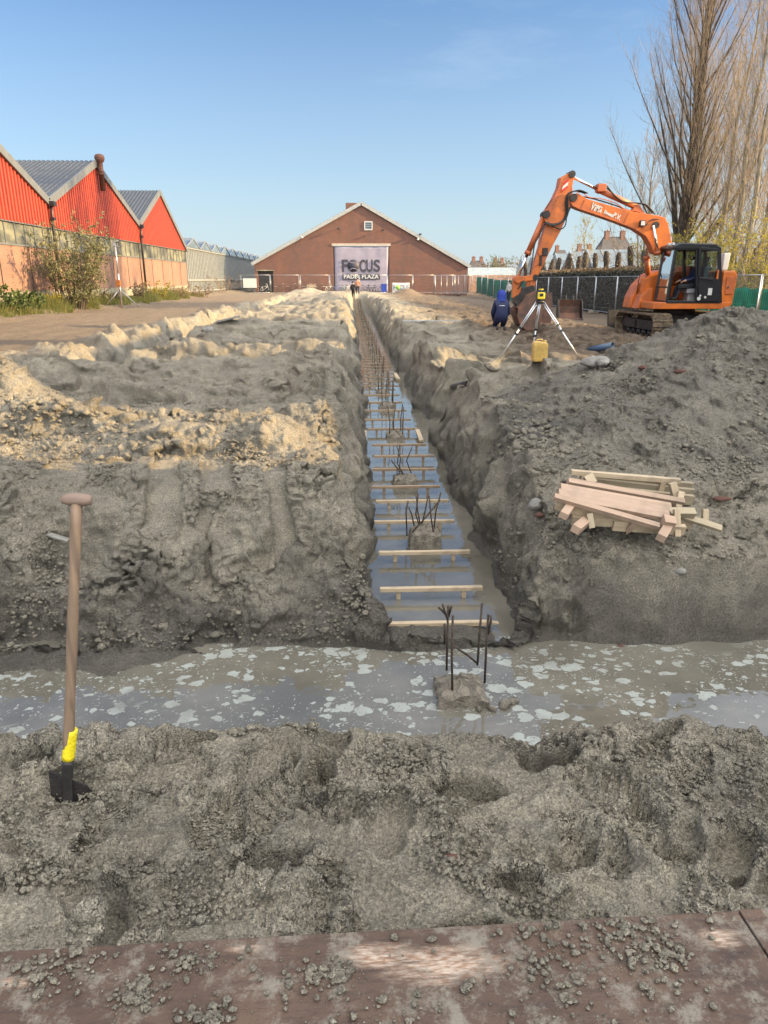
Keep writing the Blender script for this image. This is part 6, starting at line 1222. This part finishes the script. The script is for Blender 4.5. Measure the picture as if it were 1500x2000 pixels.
# hedge (dark, clipped, brown on top)
def hedge(y0, y1, x0, x1, zt, lab, seed):
    rg = np.random.default_rng(seed); o = empty('hedge', ((x0+x1)/2, (y0+y1)/2, -.4), lab, 'hedge'); cx, cy = (x0+x1)/2, (y0+y1)/2; m = MB(); m.box((0, 0, (zt+.4)/2), (x1-x0-.3, y1-y0-.1, zt+.3)); m.build('core', simple('hedge_core', (.022, .020, .015), 1.), o)
    n = 15000; P_ = np.stack([rg.normal(x0-cx+.1, .10, n), rg.uniform(y0-cy, y1-cy, n), rg.uniform(0, zt+.4, n)], 1); leaves('leaves', P_, .07, M['ivy'], o, seed)
    n = 5000; P_ = np.stack([rg.uniform(x0-cx, x1-cx, n), rg.uniform(y0-cy, y1-cy, n), rg.normal(zt+.42, .07, n)], 1); leaves('cut_top', P_, .08, M['brownl'], o, seed+1)
    B_ = []
    for k in range(260): Q_, _ = branch(rg, (x0-cx-.02, rg.uniform(y0-cy, y1-cy), rg.uniform(0, 1.2)), (0, rg.normal(0, .6), 1), rg.uniform(.5, 1.6), 0, 5, .25); Q_[:, 0] = x0-cx-.03+rg.normal(0, .03, 6); B_.append((Q_, .012*np.ones(6)))
    tubes('branches', B_, M['bark'], o, 4); return o
hedge(34.5, 60.5, 14.5, 15.6, 1.95, 'dark clipped ivy hedge with a brown cut top behind the right fence', 5)
# pollards
def pollard(px, X_, lab, seed):
    q = onx(px, 540, X_); Yp = q.y; rg = np.random.default_rng(seed); o = empty('pollard_tree', (X_, Yp, -.4), lab, 'tree', 'row of knotty pollards behind the dark hedge'); H_ = 3.75+rg.uniform(-.25, .25)
    Q_, _ = branch(rg, (0, 0, 0), (rg.normal(0, .04), rg.normal(0, .04), 1), H_, .2, 9, .03); tubes('trunk', [(Q_, np.array([.20, .17, .16, .16, .17, .18, .17, .19, .21, .14]))], M['bark'], o, 8)
    P_ = []; B_ = []
    for k in range(40): z_ = rg.uniform(.45, 1)*H_; c_ = Q_[min(9, int(z_/H_*9))]; d_ = rg.normal(0, 1, 3); d_[2] = abs(d_[2]); S_, _ = branch(rg, c_, d_, rg.uniform(.15, .42), .3, 3, .15); B_.append((S_, .016*(1-np.linspace(0, 1, 4)*.5))); P_.append(S_[-1])
    tubes('shoots', B_, M['twig'], o, 4); leaves('leaves', np.repeat(np.array(P_), 6, 0)+rg.normal(0, .09, (240, 3)), .05, M['brownl'], o, seed)
for k, px in enumerate((1028, 1044, 1061, 1073, 1087, 1098, 1111, 1128, 1145, 1164, 1184, 1207, 1235, 1262)): pollard(px, 17.6, '%s pollard from the left in the row behind the dark hedge' % ORD[k], 400+k)
# weeds, grass verge, buddleia by the hall
bq = onx(152, 600, -13.2); shrub(-13.2, bq.y, -.1+gz(-13.2, bq.y), 3.7, 3.5, 7500, .085, 'leafg', 'big buddleia bush with many stems leaning over beside the hall wall', 91, 'bush', 46, 'bark', .28, droop=.2)
rg = np.random.default_rng(8)
def gx(n, x0, x1, y0, y1, seed, wl=1.3, th=.0):
    r_ = np.random.default_rng(seed); x = r_.uniform(x0, x1, n); y = y0+(y1-y0)*r_.random(n)**1.3; k = fbm(x, y, wl, 2, seed) > th+r_.uniform(-.35, .25, n); return x[k], y[k]
x, y = gx(60000, -14.8, -11.9, 18, 66, 5); k = x < -12.9+.9*gn(y/3.5, y*0, 6)-.02*(y-30)*0; x, y = x[k], y[k]; z = terrain(x, y); n = len(x); hh_ = rg.uniform(.05, .26, n)*(1+1.6*(fbm(x, y, 2.2, 2, 9) > .12))
lx, ly = rg.normal(0, .3, n)*hh_, rg.normal(0, .3, n)*hh_; ww = .014; V_ = np.stack([np.stack([x-ww, y, z-.02], 1), np.stack([x+ww, y, z-.02], 1), np.stack([x+lx, y+ly, z+hh_], 1)], 1).reshape(-1, 3)
gr = np_mesh('grass', V_, np.arange(3*n).reshape(-1, 3), M['grassl'], None, False); tag(gr, kind='stuff')
for k, (px, X_, w_, h_, lm, lab) in enumerate(((18, -13.6, 1.9, .95, 'leafd', 'dark green broad leaved weeds at the left edge'), (62, -13.7, 1.5, .8, 'leafd', 'green weed clump second from the left edge'), (95, -13.9, 1.3, .7, 'leafy', 'yellowish weed clump left of the buddleia'), (215, -13.9, 1.3, .6, 'brownl', 'dry weed clump just right of the buddleia'), (270, -14.0, 1.5, 1.0, 'brownl', 'reddish dry weeds at the foot of the second downpipe'), (312, -13.6, 2.6, 1.2, 'leafy', 'yellow green weeds at the base of the third gable'), (345, -13.4, 2.5, 1.1, 'brownl', 'brown weeds at the far end of the hall'), (392, -12.8, 3.6, 1.3, 'brownl', 'brown weed heap in front of the white greenhouse'), (440, -13.2, 4.6, 1.9, 'brownl', 'reddish bare bush before the bluish greenhouse side'))):
    q = onx(px, 598, X_); shrub(X_, q.y, gz(X_, q.y)-.05, w_, h_, 1500, .06 if lm == 'leafd' else .04, lm, lab, 120+k, 'weeds', 16, 'twig', .6)
# light mast on a tripod by the wall
lm_ = onx(238, 600, -12.6); yb = lm_.y; zg = gz(-12.6, yb); tp_ = ony(232, 480, yb); ms = empty('light_mast', (-12.6, yb, zg), 'grey folding light mast with two floodlights standing before the hall wall', 'light mast'); Hm = tp_.z-zg
m = MB(); m.tube([(0, 0, 0), (0, 0, Hm*.55)], .055, 8); m.tube([(0, 0, Hm*.5), (0, 0, Hm)], .04, 8); m.build('pole', M['zinc'], ms)
for a_ in (.4, 1.9, 3.4, 5.0): m = MB(); m.tube([(math.cos(a_)*.9, math.sin(a_)*.9, 0), (0, 0, .95)], .022, 6); m.build('stay_leg', M['zinc' if a_ in (.4, 3.4) else 'rusty'], ms)
for sx in (-1, 1): m = MB(); m.box((.05, sx*.20, Hm+.12), (.16, .30, .32)); fl = m.build('floodlight', M['zinc'], ms, .02); m = MB(); m.box((.135, sx*.20, Hm+.12), (.01, .24, .24)); m.build('lens', M['glass_dark'], fl)
m = MB(); m.box((0, -.12, 1.25), (.22, .2, .34)); m.build('winch_box', simple('orange_brown_box', (.40, .14, .03), .6), ms, .02)
# ---------------------------------------------------------------- bicycles before the brick building
def bike(x, y, z, rz, col, label):
    o = empty('bicycle', (x, y, z), label, 'bicycle', 'bicycles parked in front of the brick building', rz); key = 'bike_'+col
    if key not in M: M[key] = simple('bicycle_paint_'+col, {'white': (.6, .6, .58), 'black': (.02, .02, .022), 'blue': (.05, .12, .3), 'grey': (.2, .2, .21), 'teal': (.05, .2, .2), 'red': (.3, .03, .02)}[col], .4)
    for wx_ in (-.52, .52):
        m = MB(); m.torus((wx_, 0, .34), .32, .02, 'y', 18, 5)
        for k in range(8): t = k*math.pi/8; m.bar((wx_-.31*math.cos(t), 0, .34-.31*math.sin(t)), (wx_+.31*math.cos(t), 0, .34+.31*math.sin(t)), .005, .005, (0, 1, 0))
        m.build('wheel', M['black'], o)
    m = MB()
    for a, b in (((-.52, .34), (-.12, .32)), ((-.12, .32), (.36, .72)), ((-.25, .78), (-.12, .32)), ((-.22, .70), (.36, .80)), ((-.52, .34), (-.22, .72)), ((.52, .34), (.36, .86)), ((.36, .86), (.33, 1.02))): m.tube([(a[0], 0, a[1]), (b[0], 0, b[1])], .02, 6)
    m.build('bicycle_frame', M[key], o); m = MB(); m.tube([(.2, -.28, 1.04), (.33, -.1, 1.04), (.33, .1, 1.04), (.2, .28, 1.04)], .014, 6); m.build('handlebar', M['zinc'], o); m = MB(); m.prism([(-.38, .82), (-.14, .84), (-.14, .88), (-.38, .90)], 'y', -.07, .07); m.build('saddle', M['black'], o, .01); m = MB(); m.box((-.55, 0, .74), (.4, .14, .02)); m.build('carrier', M['zinc'], o)
    return o
for px, c_, dr_, lab in ((490, 'grey', .5, 'dark bicycle at the left corner of the brick building'), (516, 'white', 0, 'white bicycle in front of the small side door'), (548, 'black', .1, 'black bicycle right of the small side door'), (572, 'black', -.15, 'black bicycle midway between side door and gate'), (612, 'grey', .9, 'grey bicycle left of the crate'), (625, 'black', .4, 'black bicycle just right of the crate'), (641, 'white', .6, 'pale bicycle left of the gate'), (657, 'blue', .2, 'blue bicycle at the left edge of the banner'), (671, 'teal', 1.0, 'teal bicycle below the lettering of the banner'), (679, 'white', 1.2, 'white bicycle seen nearly end on left of the walkers'), (713, 'black', .1, 'black bicycle right of the walkers'), (724, 'grey', -.2, 'grey bicycle second right of the walkers'), (736, 'black', .15, 'black bicycle beside the blue bin'), (602, 'teal', .3, 'teal bicycle partly under a cover')):
    bike(px2x(px, 86.4)+.08, 86.4, -.05, dr_, c_, lab)
m = MB(); xb = px2x(751, 86); m.prism([(-.28, 0), (.28, 0), (.34, .95), (-.34, .95)], 'y', -.3, .3); o = m.build('bin_body', simple('blue_bin_plastic', (.015, .06, .42), .4), None, .03); r0_ = empty('wheelie_bin', (xb, 86, -.05), 'bright blue wheelie bin standing at the right side of the banner', 'bin'); o.parent = r0_; m = MB(); m.box((0, 0, 1.0), (.74, .7, .08)); m.build('lid', bpy.data.materials['blue_bin_plastic'], r0_, .02)
for sx in (-1, 1): m = MB(); m.lathe([(0, -.03), (.1, -.03), (.1, .03), (0, .03)], (sx*.3, .3, .1), 12, 'x'); m.build('wheel', M['black'], r0_)
xb = px2x(609, 83.5); m = MB()
for k in range(4): m.box((0, -.3+k*.2, .75), (.9, .16, .03)); m.box((-.44+k*.29, -.4, .38), (.05, .03, .75))
for k in range(5): m.box((0, -.41, .1+k*.15), (.9, .02, .09))
o = m.build('crate', M['pine'], None); o.location = (xb, 83.5, .15); tag(o, 'orange-brown wooden crate on top of the heap before the bicycles', 'crate')
# FOCUS cloth on the fence
xa_, xb_ = px2x(767, YF-.1), px2x(801, YF-.1); za, zb2 = ony(780, 578, YF).z, ony(780, 552, YF).z
fb = empty('banner', ((xa_+xb_)/2, YF-.12, za), 'small white FOCUS banner with green ball tied to the mesh fence', 'banner'); wC = cloth_quad('banner_cloth', -(xb_-xa_)/2, (xb_-xa_)/2, 0, 0, zb2-za, M['white'], fb, 14, 8, .04, 7, .03)
text_mesh('lettering', 'F', M['bike_blue'], .62, (-.72, -.09, .92), (math.pi/2, 0, 0), fb, .003); text_mesh('lettering', 'CUS', M['bike_blue'], .62, (.42, -.09, .92), (math.pi/2, 0, 0), fb, .003)
m = MB(); m.lathe([(0, -.004), (.24, -.004), (.24, .004), (0, .004)], (-.33, -.09, .93), 24, 'y'); m.build('ball_emblem', simple('lime_green', (.25, .55, .10), .6), fb)
text_mesh('lettering', 'PADEL PLAZA', M['bike_blue'], .26, (.1, -.09, .50), (math.pi/2, 0, 0), fb, .003)
# fence panels leaning in a stack by the right corner of the building
for k in range(5):
    x0 = px2x(852+k*11, 83.9); a = fence_panel((x0, 83.9-.12*k, -.12), (x0+3.4, 83.9-.12*k, -.12), 0, '%s spare fence panel leaning in the stack at the right corner of the building' % ORD[k], 'spare fence panels leaning in a stack'); a.rotation_euler = (R(-8), 0, 0)
# notice board on the left fence
m = MB(); m.box((0, 0, 0), (1.5, .02, 1.0)); o = m.build('notice_board', M['white'], None, .004); p_ = ony(488, 553, YF-.1); o.location = (p_.x, YF-.1, p_.z); tag(o, 'blank white board tied to the fence at the far left', 'notice board')
# ---------------------------------------------------------------- sheds, glasshouses and houses beyond the right fence
M['shedroof'] = simple('pale_shed_roof', (.30, .35, .36), .6, 0, .2, 1.5); M['slats'] = simple('pinkish_slats', (.52, .33, .22), .8, 0, .3, 3)
def shed(x0, x1, y0, y1, ze, zr, lab, name='shed', rows=1, mat='shedroof', wall='slats', bars=True):
    o = empty(name, ((x0+x1)/2, (y0+y1)/2, -.4), lab, 'shed' if name == 'shed' else 'greenhouse'); lx, ly = x1-x0, y1-y0; m = MB(); m.box((0, 0, (ze+.4)/2), (lx, ly, ze+.4)); m.build('wall', M[wall], o); m = MB(); mb = MB(); w_ = ly/rows
    for k in range(rows):
        a = -ly/2+k*w_; z = ze+.4; zz_ = zr+.4; m.add([(-lx/2-.1, a, z), (lx/2, a, z), (lx/2, a+w_/2, zz_), (-lx/2-.1, a+w_/2, zz_), (-lx/2-.1, a+w_, z), (lx/2, a+w_, z)], [(0, 1, 2, 3), (3, 2, 5, 4), (0, 3, 4), (1, 5, 2)])
        for j in range(int(lx/1.2)): xx = -lx/2+j*1.2; mb.bar((xx, a, z+.03), (xx, a+w_/2, zz_+.03), .04, .04); mb.bar((xx, a+w_/2, zz_+.03), (xx, a+w_, z+.03), .04, .04)
    m.build('roof', M[mat], o)
    if bars: mb.build('roof_bars', M['zinc'], o)
    return o
shed(14.8, 33, 96, 108, 2.0, 3.0, 'long low shed with a pale roof and pinkish slatted wall beyond the green netting', bars=False)
shed(20, 52, 62, 92, 2.2, 3.9, 'multi-ridged glasshouse with pale glazing bars beyond the pollards', 'glasshouse', 6, 'pane_blue', 'pane')
shed(23, 50, 30, 44, 2.2, 3.8, 'glasshouse roof glimpsed through the trees at the right edge', 'glasshouse', 3, 'pane_blue', 'pane')
def hs(px0, px1, Yh, pyr, lab, axis='x', hip=2.5, dp=9, ze=2.6, chim=2, rmat=None):
    Yh *= 1.5; x0, x1 = px2x(px0, Yh), px2x(px1, Yh); hip = min(hip, .28*(x1-x0)); zr = ony(700, pyr, Yh).z; house(x0, x1, Yh, Yh+dp, min(ze, zr-1.6), zr, lab, axis, M['brick_far'], chim, 0, 'houses beyond the right fence', 'house', rmat, hip)
hs(918, 960, 130, 508, 'farthest house with a hipped dark roof and two chimneys right of the brick building'); hs(962, 1000, 138, 510, 'second house from the left with a brown hipped roof', hip=1.5)
hs(1020, 1048, 140, 512, 'small house seen just right of the excavator stick', hip=1.5, chim=1); hs(1088, 1122, 118, 486, 'dark roofed house behind the left pollards', hip=3, chim=1); hs(1128, 1182, 105, 484, 'long dark roofed house behind the small young tree', hip=2.5)
hs(1176, 1262, 90, 458, 'big house with a steep dark roof behind the boom', hip=3.2, dp=10, ze=3.0); hs(1290, 1370, 80, 470, 'house roof showing through the poplars', hip=2, dp=9, ze=3)
for k, (px, Yp, h_) in enumerate(((962, 120, 4.2), (975, 122, 5.2), (940, 118, 3.0), (1020, 100, 3.5), (1070, 96, 3.6), (1010, 115, 4.4), (1165, 84, 4.3))):
    shrub(px2x(px, Yp), Yp, -.4, h_*.7, h_, 1400, .12, 'brownl' if k != 1 else 'leafd', ['bare garden shrub before the farthest house', 'dark narrow conifer beside the second house', 'low bare shrub left of the second house', 'bare shrub right of the excavator stick', 'bare shrub before the dark roofed house', 'bare shrub behind the bucket cylinder', 'bare shrub behind the middle pollards'][k], 160+k, stems=12)
# utility poles on the left horizon
